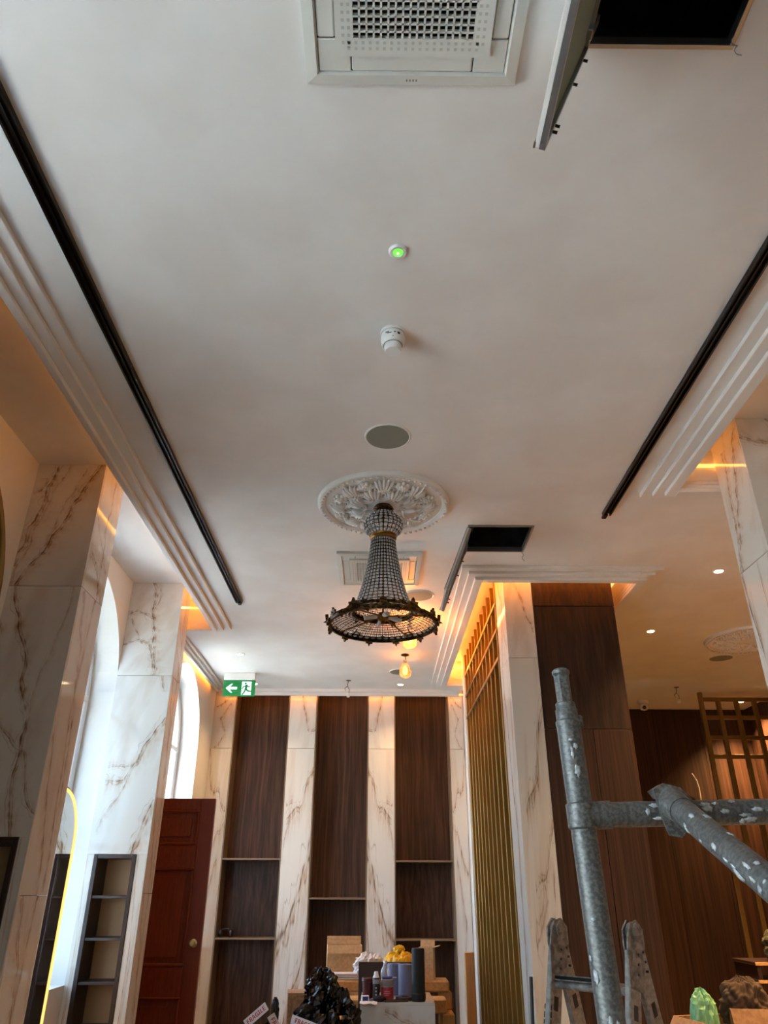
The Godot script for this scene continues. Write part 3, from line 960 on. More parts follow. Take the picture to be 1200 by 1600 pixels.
# ---------------------------------------------------------------- things on the ceiling
func ceiling_things():
	track(-1.115, -5.55, 2.4, "black recessed lighting track on the window side of the ceiling")
	track(1.385, -3.97, 2.4, "black recessed lighting track on the ceiling beside the right hand column")
	var a := air_unit("white square air conditioning cassette with perforated grille beside the large open hatch")
	a.position = Vector3(0.082, CEIL, -1.0)
	var b := air_unit("white square air conditioning cassette half hidden behind the chandelier")
	b.position = Vector3(0.004, CEIL, -4.86)
	hatch(Vector3(0.537, CEIL, -1.195), "open ceiling access hatch with hanging door beside the perforated air cassette")
	hatch(Vector3(0.562, CEIL, -4.553), "open ceiling access hatch with hanging door beyond the chandelier rose")
	# emergency light, smoke detector
	var g := thing("emergency_light", "small round white emergency light glowing green in the ceiling", "emergency light", Vector3(0.061, CEIL, -1.92))
	part(g, "bezel", lathem([Vector2(0.0, -0.004), Vector2(0.018, -0.004), Vector2(0.02, -0.010), Vector2(0.029, -0.010), Vector2(0.034, -0.004), Vector2(0.034, 0.0)].map(func(v): return v), 32), M.white)
	part(g, "lamp_lens", lathem([Vector2(0.018, -0.0045), Vector2(0.013, -0.010), Vector2(0.006, -0.013), Vector2(0, -0.014)], 24), glow(Color(0.35, 0.85, 0.22), 0.9))
	part(g, "lamp_core", lathem([Vector2(0.006, -0.0132), Vector2(0.003, -0.0155), Vector2(0, -0.016)], 16), glow(Color(0.6, 1.0, 0.5), 2.0))
	var d := thing("smoke_detector", "white smoke detector hanging from the ceiling with a small printed label", "smoke detector", Vector3(0.051, CEIL, -2.36))
	part(d, "base", lathem([Vector2(0.052, 0.0), Vector2(0.052, -0.012), Vector2(0.050, -0.014)], 40), M.white)
	part(d, "body", lathem([Vector2(0.048, -0.014), Vector2(0.050, -0.035), Vector2(0.047, -0.060), Vector2(0.042, -0.066), Vector2(0.040, -0.068)], 40), M.white)
	part(d, "chamber", lathem([Vector2(0.036, -0.068), Vector2(0.037, -0.078), Vector2(0.033, -0.094), Vector2(0.031, -0.098), Vector2(0.0, -0.099)], 40), M.white)
	var ink := flat()
	for r in [[-0.5, -0.032, 0.016, 0.004], [-0.32, -0.038, 0.020, 0.003], [0.15, -0.034, 0.008, 0.004], [0.48, -0.036, 0.011, 0.010], [0.0, -0.055, 0.004, 0.003]]:
		var an: float = r[0]
		var tf := Transform3D(Basis(Vector3.UP, an), Vector3.ZERO)
		box(ink, Vector3(-r[2] / 2, r[1] - r[3] / 2, 0.0493), Vector3(r[2] / 2, r[1] + r[3] / 2, 0.0508), 0.0, tf)
	part(d, "printed_label", ink, mat(Color(0.2, 0.2, 0.2), 0.7))
	for s in [[Vector3(0.04, CEIL, -3.14), "round grey ceiling speaker between the smoke detector and the plaster rose"], [Vector3(0.315, CEIL, -5.40), "round grey ceiling speaker behind the chandelier near the hanging hatch door"], [Vector3(0.235, CEIL, -7.66), "round grey ceiling speaker behind the small amber pendant"], [Vector3(3.39, CEIL, -7.08), "round grey ceiling speaker beside the second plaster rose"]]:
		var t := thing("ceiling_speaker", s[1], "speaker", s[0])
		part(t, "rim", lathem([Vector2(0.109, -0.0045), Vector2(0.113, -0.007), Vector2(0.118, -0.004), Vector2(0.119, 0.0)], 48), M.white)
		part(t, "grille", lathem([Vector2(0.110, -0.004), Vector2(0.0, -0.0045)], 48), M.speaker_grey)
	var r := rose("round white plaster ceiling rose with floral relief above the chandelier")
	r.position = Vector3(0.026, CEIL, -3.87)
	var r2 := rose("round white plaster ceiling rose in the warm lit right hand room")
	r2.position = Vector3(3.39, CEIL, -6.45)
	var spots := [[Vector3(-1.353, CEIL, -7.04), "small recessed downlight near the exit sign"], [Vector3(-1.386, CEIL, -8.2), "small recessed downlight at the back cornice behind the exit sign"], [Vector3(0.251, CEIL, -8.2), "small recessed downlight between amber pendant and back cornice"], [Vector3(2.448, CEIL, -4.87), "bright recessed downlight right of the walnut clad pier"], [Vector3(2.418, CEIL, -6.25), "bright recessed downlight between walnut pier and second plaster rose"], [Vector3(4.42, CEIL, -8.95), "bright recessed downlight behind the gold lattice screen"]]
	spots.append_array([[Vector3(2.85, CEIL, -3.3), "recessed downlight hidden behind the polished marble column"], [Vector3(4.2, CEIL, -3.4), "recessed downlight by the walnut side wall level with the polished marble column"], [Vector3(4.2, CEIL, -4.9), "recessed downlight by the walnut side wall level with the walnut clad pier"], [Vector3(4.2, CEIL, -6.3), "recessed downlight by the walnut side wall level with the second plaster rose"]])
	var i := 0
	for s in spots:
		downlight(s[0], s[1], i > 2)
		i += 1
	exit_sign()
	pendant(Vector3(0.262, CEIL, -7.03), "small amber crystal pendant lamp hanging on its own in front of the back wall", 0.15, 0.06)
	pendant(Vector3(0.262, CEIL, -5.95), "small amber crystal pendant lamp hidden behind the chandelier skirt", 0.17, 0.45)
	loose_wire(Vector3(-0.326, CEIL, -8.04), "loose ceiling wire with a connector in front of the middle walnut niche")
	loose_wire(Vector3(3.382, CEIL, -8.27), "loose ceiling wire with a bare bulb near the gold lattice screen")
	var cam := thing("security_camera", "small white dome security camera under the ceiling by the walnut pier", "security camera", Vector3(3.22, CEIL, -8.95))
	part(cam, "base", lathem([Vector2(0.06, 0.0), Vector2(0.06, -0.03), Vector2(0.05, -0.04), Vector2(0.0, -0.04)], 24), M.white)
	part(cam, "eyeball", lathem([Vector2(0.0, -0.03), Vector2(0.04, -0.045), Vector2(0.05, -0.075), Vector2(0.04, -0.105), Vector2(0.0, -0.12)], 24), M.white)
	part(cam, "lens", lathem([Vector2(0.022, 0.0), Vector2(0.022, 0.012), Vector2(0.0, 0.014)].map(func(v): return Vector2(v.x, -v.y)), 16, Transform3D(Basis(Vector3.RIGHT, -1.2), Vector3(-0.01, -0.085, 0.04))), M.black)

func track(x: float, zf: float, zn: float, label: String):
	var t := thing("lighting_track", label, "lighting track", Vector3(x, CEIL, 0))
	var st := flat()
	for b in [[-0.026, -0.018], [0.018, 0.026]]:
		box(st, Vector3(b[0], -0.022, zf), Vector3(b[1], 0.0, zn), 0.001)
	part(t, "side_rail", st, M.black)
	part(t, "channel", boxm(Vector3(-0.018, -0.004, zf), Vector3(0.018, 0.0, zn)), M.black)
	part(t, "conductor", boxm(Vector3(-0.003, -0.016, zf + 0.01), Vector3(0.003, -0.004, zn)), M.black)
	part(t, "end_cap", boxm(Vector3(-0.016, -0.018, zf - 0.05), Vector3(0.010, -0.002, zf), 0.002), M.black)

func air_unit(label: String) -> Node3D:
	var t := thing("air_cassette", label, "air conditioner", Vector3.ZERO, 0.0, "ceiling air conditioning cassettes")
	var h := 0.294
	var st := flat()
	# outer frame with sloping inner lip
	for k in 4:
		var tf := Transform3D(Basis(Vector3.UP, PI / 2 * k), Vector3.ZERO)
		var o := h
		var pts := [[o, 0.0], [o, -0.018], [o - 0.030, -0.024], [o - 0.036, -0.012]]
		for j in 3:
			var a: Array = pts[j]
			var b: Array = pts[j + 1]
			quad(st, tf * Vector3(-a[0], a[1], a[0]), tf * Vector3(a[0], a[1], a[0]), tf * Vector3(b[0], b[1], b[0]), tf * Vector3(-b[0], b[1], b[0]), tf * Vector3(0, -0.3, 1.0 if j == 0 else (0.1 if j == 1 else -1.0)))
	part(t, "outer_frame", st, M.acwhite)
	part(t, "tray", boxm(Vector3(-h + 0.03, -0.008, -h + 0.03), Vector3(h - 0.03, -0.001, h - 0.03)), mat(Color(0.16, 0.15, 0.14), 0.7))
	for k in 4:
		var tf := Transform3D(Basis(Vector3.UP, PI / 2 * k), Vector3.ZERO)
		part(t, "corner_panel", boxm(Vector3(-h + 0.037, -0.018, h - 0.125), Vector3(-h + 0.124, -0.009, h - 0.037), 0.002, tf), M.acwhite)
		part(t, "louvre", boxm(Vector3(-0.1665, -0.019, h - 0.083), Vector3(0.1665, -0.008, h - 0.038), 0.004, tf), M.acwhite)
	# intake grille: frame with rows of dimples round a real grid
	var g := 0.209
	var q := 0.163
	var gr := flat()
	for k in 4:
		var tf := Transform3D(Basis(Vector3.UP, PI / 2 * k), Vector3.ZERO)
		var s := 1.0
		quad(gr, tf * Vector3(-g, -0.030, g), tf * Vector3(g, -0.030, g), tf * Vector3(q, -0.030, q), tf * Vector3(-q, -0.030, q), Vector3.DOWN)
		quad(gr, tf * Vector3(-g, -0.030, g), tf * Vector3(g, -0.030, g), tf * Vector3(g, -0.009, g), tf * Vector3(-g, -0.009, g), tf * Vector3(0, 0, s))
		quad(gr, tf * Vector3(-q, -0.030, q), tf * Vector3(q, -0.030, q), tf * Vector3(q, -0.012, q), tf * Vector3(-q, -0.012, q), tf * Vector3(0, 0, -s))
	var grille := part(t, "grille_panel", gr, M.acwhite)
	var bars := flat()
	var n := 17
	for k in n + 1:
		var u := -q + 2.0 * q * k / n
		box(bars, Vector3(u - 0.0026, -0.0295, -q), Vector3(u + 0.0026, -0.018, q))
		box(bars, Vector3(-q, -0.0295, u - 0.0026), Vector3(q, -0.018, u + 0.0026))
	part(grille, "grid", bars, M.acwhite)
	var dm := flat()
	for k in range(-1, n + 1):
		for row in 2:
			for side in 4:
				var tf := Transform3D(Basis(Vector3.UP, PI / 2 * side), Vector3.ZERO)
				var u := -q + 2.0 * q * (k + 0.5) / n
				var v := q + 0.009 + row * 0.0155
				box(dm, Vector3(u - 0.0038, -0.0306, v - 0.0038), Vector3(u + 0.0038, -0.0298, v + 0.0038), 0.0, tf)
	var dimples := part(grille, "dimples", dm, mat(Color(0.70, 0.70, 0.66), 0.6))
	dimples.set_meta("kind", "stuff")
	for k in 4:
		part(t, "vent_slot", boxm(Vector3(-0.013 + 0.009 * k - 0.002, -0.0226, -h + 0.012), Vector3(-0.013 + 0.009 * k + 0.002, -0.0200, -h + 0.018)), M.speaker_grey)
	return t

func hatch(corner: Vector3, label: String):
	# corner = far left corner of the opening; the door hangs from the left edge
	var t := thing("access_hatch", label, "hatch", corner)
	var w := 0.42
	var d := 0.40
	var st := flat()
	var th := 0.012
	for b in [[Vector3(0, -0.006, 0), Vector3(w, 0.03, th)], [Vector3(0, -0.006, d - th), Vector3(w, 0.03, d)], [Vector3(0, -0.006, th), Vector3(th, 0.03, d - th)], [Vector3(w - th, -0.006, th), Vector3(w, 0.03, d - th)]]:
		box(st, b[0], b[1], 0.001)
	part(t, "frame", st, M.steel)
	var ang := atan2(-0.42, -0.16)
	var X := Vector3(cos(ang), sin(ang), 0)
	var N := Vector3(-sin(ang), cos(ang), 0)      # points away from the room face when shut
	if N.x < 0:
		N = -N
	var tf := Transform3D(Basis(X, N, X.cross(N)), Vector3(0.004, -0.006, 0))
	var s: float = signf(tf.basis.z.z)
	var zz := func(a: float, b: float) -> Array:
		return [minf(a * s, b * s), maxf(a * s, b * s)]
	var zr: Array = zz.call(0.006, d - 0.006)
	var door := part(t, "door", boxm(Vector3(0.01, -0.006, zr[0]), Vector3(0.45, 0.006, zr[1]), 0.001, tf), M.plaster, "white hatch door")
	var rim := flat()
	for e in [zz.call(0.004, 0.02), zz.call(d - 0.02, d - 0.004)]:
		box(rim, Vector3(0.008, -0.009, e[0]), Vector3(0.452, -0.004, e[1]), 0.0005, tf)
		box(rim, Vector3(0.008, 0.006, e[0]), Vector3(0.452, 0.022, e[1]), 0.001, tf)
	var zi: Array = zz.call(0.02, d - 0.02)
	box(rim, Vector3(0.436, 0.006, zi[0]), Vector3(0.452, 0.022, zi[1]), 0.001, tf)
	box(rim, Vector3(0.008, 0.006, zi[0]), Vector3(0.024, 0.022, zi[1]), 0.001, tf)
	part(door, "edge_profile", rim, M.steel)
	var ins: Array = zz.call(0.021, d - 0.021)
	part(door, "inner_board", boxm(Vector3(0.025, 0.0065, ins[0]), Vector3(0.435, 0.012, ins[1]), 0.0, tf), mat(Color(0.46, 0.50, 0.42), 0.8), "grey green plasterboard")
	for u in [0.07, 0.18, 0.36, 0.385]:
		var sc := soft()
		var z: float = 0.012 * s
		tube(sc, [tf * Vector3(u, 0.02, z), tf * Vector3(u, 0.034, z)], 0.004, 8)
		part(door, "screw", sc, M.black)
	var hg: Array = zz.call(0.05, 0.08)
	part(t, "hinge", boxm(Vector3(-0.03, 0.0, hg[0]), Vector3(0.05, 0.028, hg[1]), 0.003, tf), M.steel)
	var sw := soft()
	var pts := []
	for k in 14:
		pts.append(Vector3(w - 0.012 - 0.006 * sin(k * 0.9), -0.006 - 0.006 * k, 0.03 + 0.004 * cos(k * 0.9)))
	tube(sw, pts, 0.0016, 5)
	part(t, "safety_wire", sw, M.steel)
	# struts seen in the void
	part(t, "strut", boxm(Vector3(0.05, 0.12, 0.06), Vector3(0.075, 0.145, 0.55)), mat(Color(0.32, 0.32, 0.33), 0.5, 0.6))
	var cb := soft()
	tube(cb, [Vector3(0.08, 0.25, 0.5), Vector3(0.2, 0.18, 0.2), Vector3(0.3, 0.2, 0.1), Vector3(0.5, 0.3, -0.1)], 0.008, 6)
	part(t, "cable", cb, mat(Color(0.12, 0.12, 0.13), 0.6))

func downlight(at: Vector3, label: String, bright: bool):
	var t := thing("downlight", label, "downlight", at, 0.0, "recessed ceiling downlights")
	part(t, "bezel", lathem([Vector2(0.030, -0.002), Vector2(0.033, -0.006), Vector2(0.040, -0.005), Vector2(0.043, 0.0)], 28), M.white)
	part(t, "lamp", lathem([Vector2(0.030, -0.003), Vector2(0.018, -0.010), Vector2(0.0, -0.012)], 24), M.lamp)
	var l := SpotLight3D.new()
	l.name = "downlight_beam"
	l.light_color = Color(1.0, 0.79, 0.53)
	l.light_energy = 9.0 if bright else 0.9
	l.spot_angle = 55.0
	l.spot_range = 12.0
	l.light_size = 0.03
	l.shadow_enabled = true
	t.add_child(l)
	l.position = Vector3(0, -0.02, 0)
	l.rotation.x = -PI / 2

func exit_sign():
	var t := thing("exit_sign", "green emergency exit sign with white arrow and running figure under the ceiling", "exit sign", Vector3(-1.47, CEIL, -7.76))
	part(t, "housing", boxm(Vector3(-0.165, -0.075, -0.03), Vector3(0.165, 0.0, 0.03), 0.004), M.white)
	part(t, "panel", boxm(Vector3(-0.168, -0.245, -0.008), Vector3(0.168, -0.078, 0.008), 0.003), glow(Color(0.0, 0.36, 0.16), 0.55), "green lit panel")
	var w := glow(Color(0.80, 0.95, 0.90), 0.75)
	var st := flat()
	prism(st, PackedVector2Array([Vector2(-0.14, -0.162), Vector2(-0.085, -0.115), Vector2(-0.068, -0.115), Vector2(-0.098, -0.150), Vector2(-0.022, -0.150), Vector2(-0.022, -0.174), Vector2(-0.098, -0.174), Vector2(-0.068, -0.209), Vector2(-0.085, -0.209)]), 0.002, Transform3D(Basis.IDENTITY, Vector3(0, 0, 0.0081)))
	part(t, "arrow", st, w)
	var dr := boxm(Vector3(0.028, -0.232, 0.0081), Vector3(0.128, -0.092, 0.010))
	part(t, "door_symbol", dr, w)
	var green := glow(Color(0.0, 0.34, 0.15), 0.5)
	var man := flat()
	var z := 0.0102
	for seg in [[0.078, -0.132, 0.072, -0.172, 0.012], [0.074, -0.135, 0.046, -0.146, 0.006], [0.046, -0.146, 0.034, -0.168, 0.0055], [0.080, -0.134, 0.104, -0.150, 0.006], [0.104, -0.150, 0.116, -0.138, 0.005], [0.072, -0.170, 0.098, -0.192, 0.008], [0.098, -0.192, 0.136, -0.196, 0.007], [0.070, -0.172, 0.058, -0.205, 0.008], [0.058, -0.205, 0.038, -0.228, 0.007]]:
		var a := Vector2(seg[0], seg[1])
		var b := Vector2(seg[2], seg[3])
		var nn: Vector2 = (b - a).orthogonal().normalized() * seg[4]
		var e: Vector2 = (b - a).normalized() * seg[4] * 0.6
		prism(man, PackedVector2Array([a - e + nn, b + e + nn, b + e - nn, a - e - nn]), 0.001, Transform3D(Basis.IDENTITY, Vector3(0, 0, z)))
	var head := PackedVector2Array()
	for k in 12:
		head.append(Vector2(0.068 + 0.011 * cos(TAU * k / 12), -0.112 + 0.011 * sin(TAU * k / 12)))
	prism(man, head, 0.001, Transform3D(Basis.IDENTITY, Vector3(0, 0, z)))
	part(t, "running_figure", man, green)

func pendant(at: Vector3, label: String, drop: float, power: float):
	var t := thing("pendant_lamp", label, "pendant lamp", at, 0.0, "small amber pendants")
	part(t, "ceiling_plate", lathem([Vector2(0.04, 0.0), Vector2(0.04, -0.008), Vector2(0.0, -0.010)], 24), M.antique)
	var st := soft()
	tube(st, [Vector3(0, -0.008, 0), Vector3(0.004, -drop * 0.35, 0)], 0.004, 6)
	part(t, "cord", st, M.black)
	part(t, "cap", lathem([Vector2(0.0, -drop * 0.33), Vector2(0.016, -drop * 0.36), Vector2(0.020, -drop * 0.55), Vector2(0.016, -drop * 0.6), Vector2(0.0, -drop * 0.6)], 16), M.steel)
	var gl := flat()
	lathe(gl, [Vector2(0.022, -drop * 0.55), Vector2(0.045, -drop * 0.8), Vector2(0.060, -drop * 1.15), Vector2(0.055, -drop * 1.4), Vector2(0.03, -drop * 1.5)], 11)
	var amber := mat(Color(0.85, 0.62, 0.36, 0.35), 0.05)
	amber.transparency = BaseMaterial3D.TRANSPARENCY_ALPHA
	part(t, "lamp_shade", gl, amber, "faceted amber glass shade")
	part(t, "lamp_bulb", lathem([Vector2(0.0, -drop * 0.7), Vector2(0.016, -drop * 0.85), Vector2(0.026, -drop * 1.1), Vector2(0.018, -drop * 1.28), Vector2(0.0, -drop * 1.34)], 14), glow(Color(1.0, 0.66, 0.22), 9.0))
	var l := OmniLight3D.new()
	l.name = "lamp_bulb_light"
	l.light_color = Color(1.0, 0.58, 0.22)
	l.light_energy = power
	l.light_size = 0.02
	l.omni_range = 8.0
	l.shadow_enabled = true
	t.add_child(l)
	l.position = Vector3(0, -drop * 1.05, 0)

func loose_wire(at: Vector3, label: String):
	var t := thing("loose_wire", label, "wire", at, 0.0, "loose wires hanging from the ceiling")
	part(t, "ceiling_hole", lathem([Vector2(0.028, 0.0), Vector2(0.028, -0.003), Vector2(0.0, -0.004)], 18), M.black)
	var st := soft()
	tube(st, [Vector3(0.0, 0, 0), Vector3(-0.012, -0.06, 0), Vector3(0.01, -0.10, 0.005), Vector3(0.006, -0.14, 0)], 0.004, 6)
	part(t, "wire", st, mat(Color(0.45, 0.43, 0.40), 0.6))
	var s2 := soft()
	tube(s2, [Vector3(-0.012, -0.06, 0), Vector3(-0.04, -0.09, 0), Vector3(-0.03, -0.115, 0)], 0.003, 6)
	part(t, "wire", s2, mat(Color(0.3, 0.28, 0.26), 0.6))
	part(t, "connector", lathem([Vector2(0.0, -0.135), Vector2(0.014, -0.14), Vector2(0.022, -0.160), Vector2(0.016, -0.182), Vector2(0.0, -0.188)], 14), M.white)

func rose(label: String) -> Node3D:
	var t := thing("ceiling_rose", label, "ceiling rose", Vector3.ZERO, 0.0, "plaster ceiling roses")
	var R := 0.393
	part(t, "rim", lathem([Vector2(R - 0.05, -0.010), Vector2(R - 0.044, -0.020), Vector2(R - 0.036, -0.022), Vector2(R - 0.030, -0.026), Vector2(R - 0.016, -0.027), Vector2(R - 0.006, -0.024), Vector2(R, -0.010), Vector2(R, 0.0)], 72), M.plaster)
	part(t, "medallion", lathem([Vector2(R - 0.048, -0.012), Vector2(0.22, -0.010), Vector2(0.1, -0.016), Vector2(0.0, -0.018)], 72), M.plaster)
	# bead-and-dentil border
	var bead := flat()
	box(bead, Vector3(-0.0085, -0.012, -0.008), Vector3(0.0085, 0.0, 0.008), 0.004)
	var bm := finish(bead)
	for k in 64:
		var a := TAU * k / 64
		var o := part(t, "bead", bm, M.plaster)
		o.transform = Transform3D(Basis(Vector3.UP, PI / 2 - a + 0.25), Vector3(cos(a) * (R - 0.023), -0.029, sin(a) * (R - 0.023)))
	# almond cartouches
	var cart := soft()
	for s in [[0.062, 0.040, 0.0085], [0.044, 0.026, 0.007], [0.024, 0.013, 0.007]]:
		var pts := []
		for k in 22:
			var a := TAU * k / 22
			pts.append(Vector3(cos(a) * s[0] * (1.0 + 0.12 * cos(a)), -0.004, sin(a) * s[1]))
		tube(cart, pts, s[2], 6, true)
	var cm := finish(cart)
	# scroll
	var scr := soft()
	var sp := []
	var rad := []
	for k in 26:
		var a := k * 0.36
		var rr := 0.044 * (1.0 - k / 30.0)
		sp.append(Vector3(cos(a) * rr, -0.003, sin(a) * rr))
		rad.append(0.0095 * (1.0 - k / 45.0))
	sp.push_front(Vector3(0.05, 0.0, -0.03))
	rad.push_front(0.005)
	sp.push_front(Vector3(0.048, 0.0, -0.07))
	rad.push_front(0.003)
	tube(scr, sp, rad, 6)
	var smesh := finish(scr)
	# flower: ring of petals
	var fl := soft()
	for ring in [[7, 0.026, 0.013, 0.004], [6, 0.013, 0.010, 0.009]]:
		for k in ring[0]:
			var a: float = TAU * k / ring[0] + ring[3] * 50.0
			lathe(fl, [Vector2(0, 0.006), Vector2(ring[2] * 0.8, 0.003), Vector2(ring[2], -0.004), Vector2(ring[2] * 0.55, -0.008), Vector2(0, -0.009)], 8, Transform3D(Basis.IDENTITY, Vector3(cos(a) * ring[1], -ring[3], sin(a) * ring[1])))
	lathe(fl, [Vector2(0, 0.0), Vector2(0.009, -0.004), Vector2(0.007, -0.014), Vector2(0, -0.017)], 8, Transform3D(Basis.IDENTITY, Vector3(0, -0.006, 0)))
	var fm := finish(fl)
	# acanthus leaf
	var lf := soft()
	for v in 5:
		var an := (v - 2) * 0.42
		tube(lf, [Vector3(0, -0.002, 0), Vector3(0.035 * cos(an), -0.010, 0.035 * sin(an)), Vector3(0.075 * cos(an * 0.8), -0.008, 0.06 * sin(an)), Vector3((0.10 - absf(an) * 0.03) * cos(an * 0.7), 0.0, 0.075 * sin(an))], [0.008, 0.013, 0.010, 0.003], 6)
	var lm := finish(lf)
	for k in 8:
		var a := TAU * k / 8
		var dir := Vector3(cos(a), 0, sin(a))
		var o := part(t, "cartouche", cm, M.plaster)
		o.transform = Transform3D(Basis(Vector3.UP, -a).scaled(Vector3(1, 1.8, 1)), dir * 0.155 + Vector3(0, -0.014, 0))
		var l := part(t, "acanthus_leaf", lm, M.plaster)
		l.transform = Transform3D(Basis(Vector3.UP, -a).scaled(Vector3(1, 1.8, 1)), dir * 0.225 + Vector3(0, -0.010, 0))
		var b := a + TAU / 16
		var d2 := Vector3(cos(b), 0, sin(b))
		var f := part(t, "flower", fm, M.plaster)
		f.transform = Transform3D(Basis(Vector3.UP, -b).scaled(Vector3(1.15, 1.8, 1.15)), d2 * 0.275 + Vector3(0, -0.012, 0))
		var l2 := part(t, "acanthus_leaf", lm, M.plaster)
		l2.transform = Transform3D(Basis(Vector3.UP, -b).scaled(Vector3(1, 1.8, 1)), d2 * 0.125 + Vector3(0, -0.014, 0))
		for s in [-1.0, 1.0]:
			var c: float = b + s * 0.23
			var sc := part(t, "scroll", smesh, M.plaster)
			sc.transform = Transform3D(Basis(Vector3.UP, -c + s * 0.6).scaled(Vector3(1, 1.8, s)), Vector3(cos(c), 0, sin(c)) * 0.225 + Vector3(0, -0.013, 0))
	return t

# ---------------------------------------------------------------- chandelier
func basket(t: Node3D, called: String, prof: Array, mer: int, r_wire: float, bead: Mesh, scale: float):
	# wire cage over a profile of Vector2(radius, y) rings, with a crystal in every cell
	var st := soft()
	for k in mer:
		var a := TAU * k / mer
		var pts := []
		for p in prof:
			pts.append(Vector3(cos(a) * p.x, p.y, sin(a) * p.x))
		tube(st, pts, r_wire, 4, false, false)
	for p in prof:
		var pts := []
		for k in mer:
			var a := TAU * k / mer
			pts.append(Vector3(cos(a) * p.x, p.y, sin(a) * p.x))
		tube(st, pts, r_wire, 4, true)
	part(t, called + "_cage", st, M.wire)
	var cr := SurfaceTool.new()
	cr.begin(Mesh.PRIMITIVE_TRIANGLES)
	for i in prof.size() - 1:
		var p: Vector2 = (prof[i] + prof[i + 1]) * 0.5
		var d: Vector2 = prof[i + 1] - prof[i]
		for k in mer:
			var a := TAU * (k + 0.5) / mer
			var along := Vector3(cos(a) * d.x, d.y, sin(a) * d.x)
			var across := Vector3(-sin(a), 0, cos(a))
			var nrm := across.cross(along.normalized())
			var hw := PI * p.x / mer * 0.92 * scale
			var hl := d.length() * 0.5 * 0.92 * scale
			cr.append_from(bead, 0, Transform3D(Basis(across * hw, along.normalized() * hl, nrm * minf(hw, hl) * 0.55), Vector3(cos(a) * p.x, p.y, sin(a) * p.x)))
	var o := MeshInstance3D.new()
	o.mesh = cr.commit()
	o.material_override = M.crystal
	o.name = called + "_crystals"
	o.set_meta("kind", "stuff")
	o.set_meta("label", "clear cut crystal beads")
	t.add_child(o, true)

func leaf_mesh() -> Mesh:
	var st := flat()
	var prof := PackedVector2Array([Vector2(0, -0.012), Vector2(0.010, -0.004), Vector2(0.022, 0.0), Vector2(0.013, 0.008), Vector2(0.014, 0.020), Vector2(0.005, 0.020), Vector2(0.0, 0.036), Vector2(-0.005, 0.020), Vector2(-0.014, 0.020), Vector2(-0.013, 0.008), Vector2(-0.022, 0.0), Vector2(-0.010, -0.004)])
	prism(st, prof, 0.004, Transform3D(Basis.IDENTITY, Vector3(0, 0, -0.002)))
	lathe(st, [Vector2(0, 0.006), Vector2(0.007, 0.0), Vector2(0, -0.006)], 6, Transform3D(Basis(Vector3.RIGHT, PI / 2), Vector3(0, 0.004, 0)))
	return finish(st)

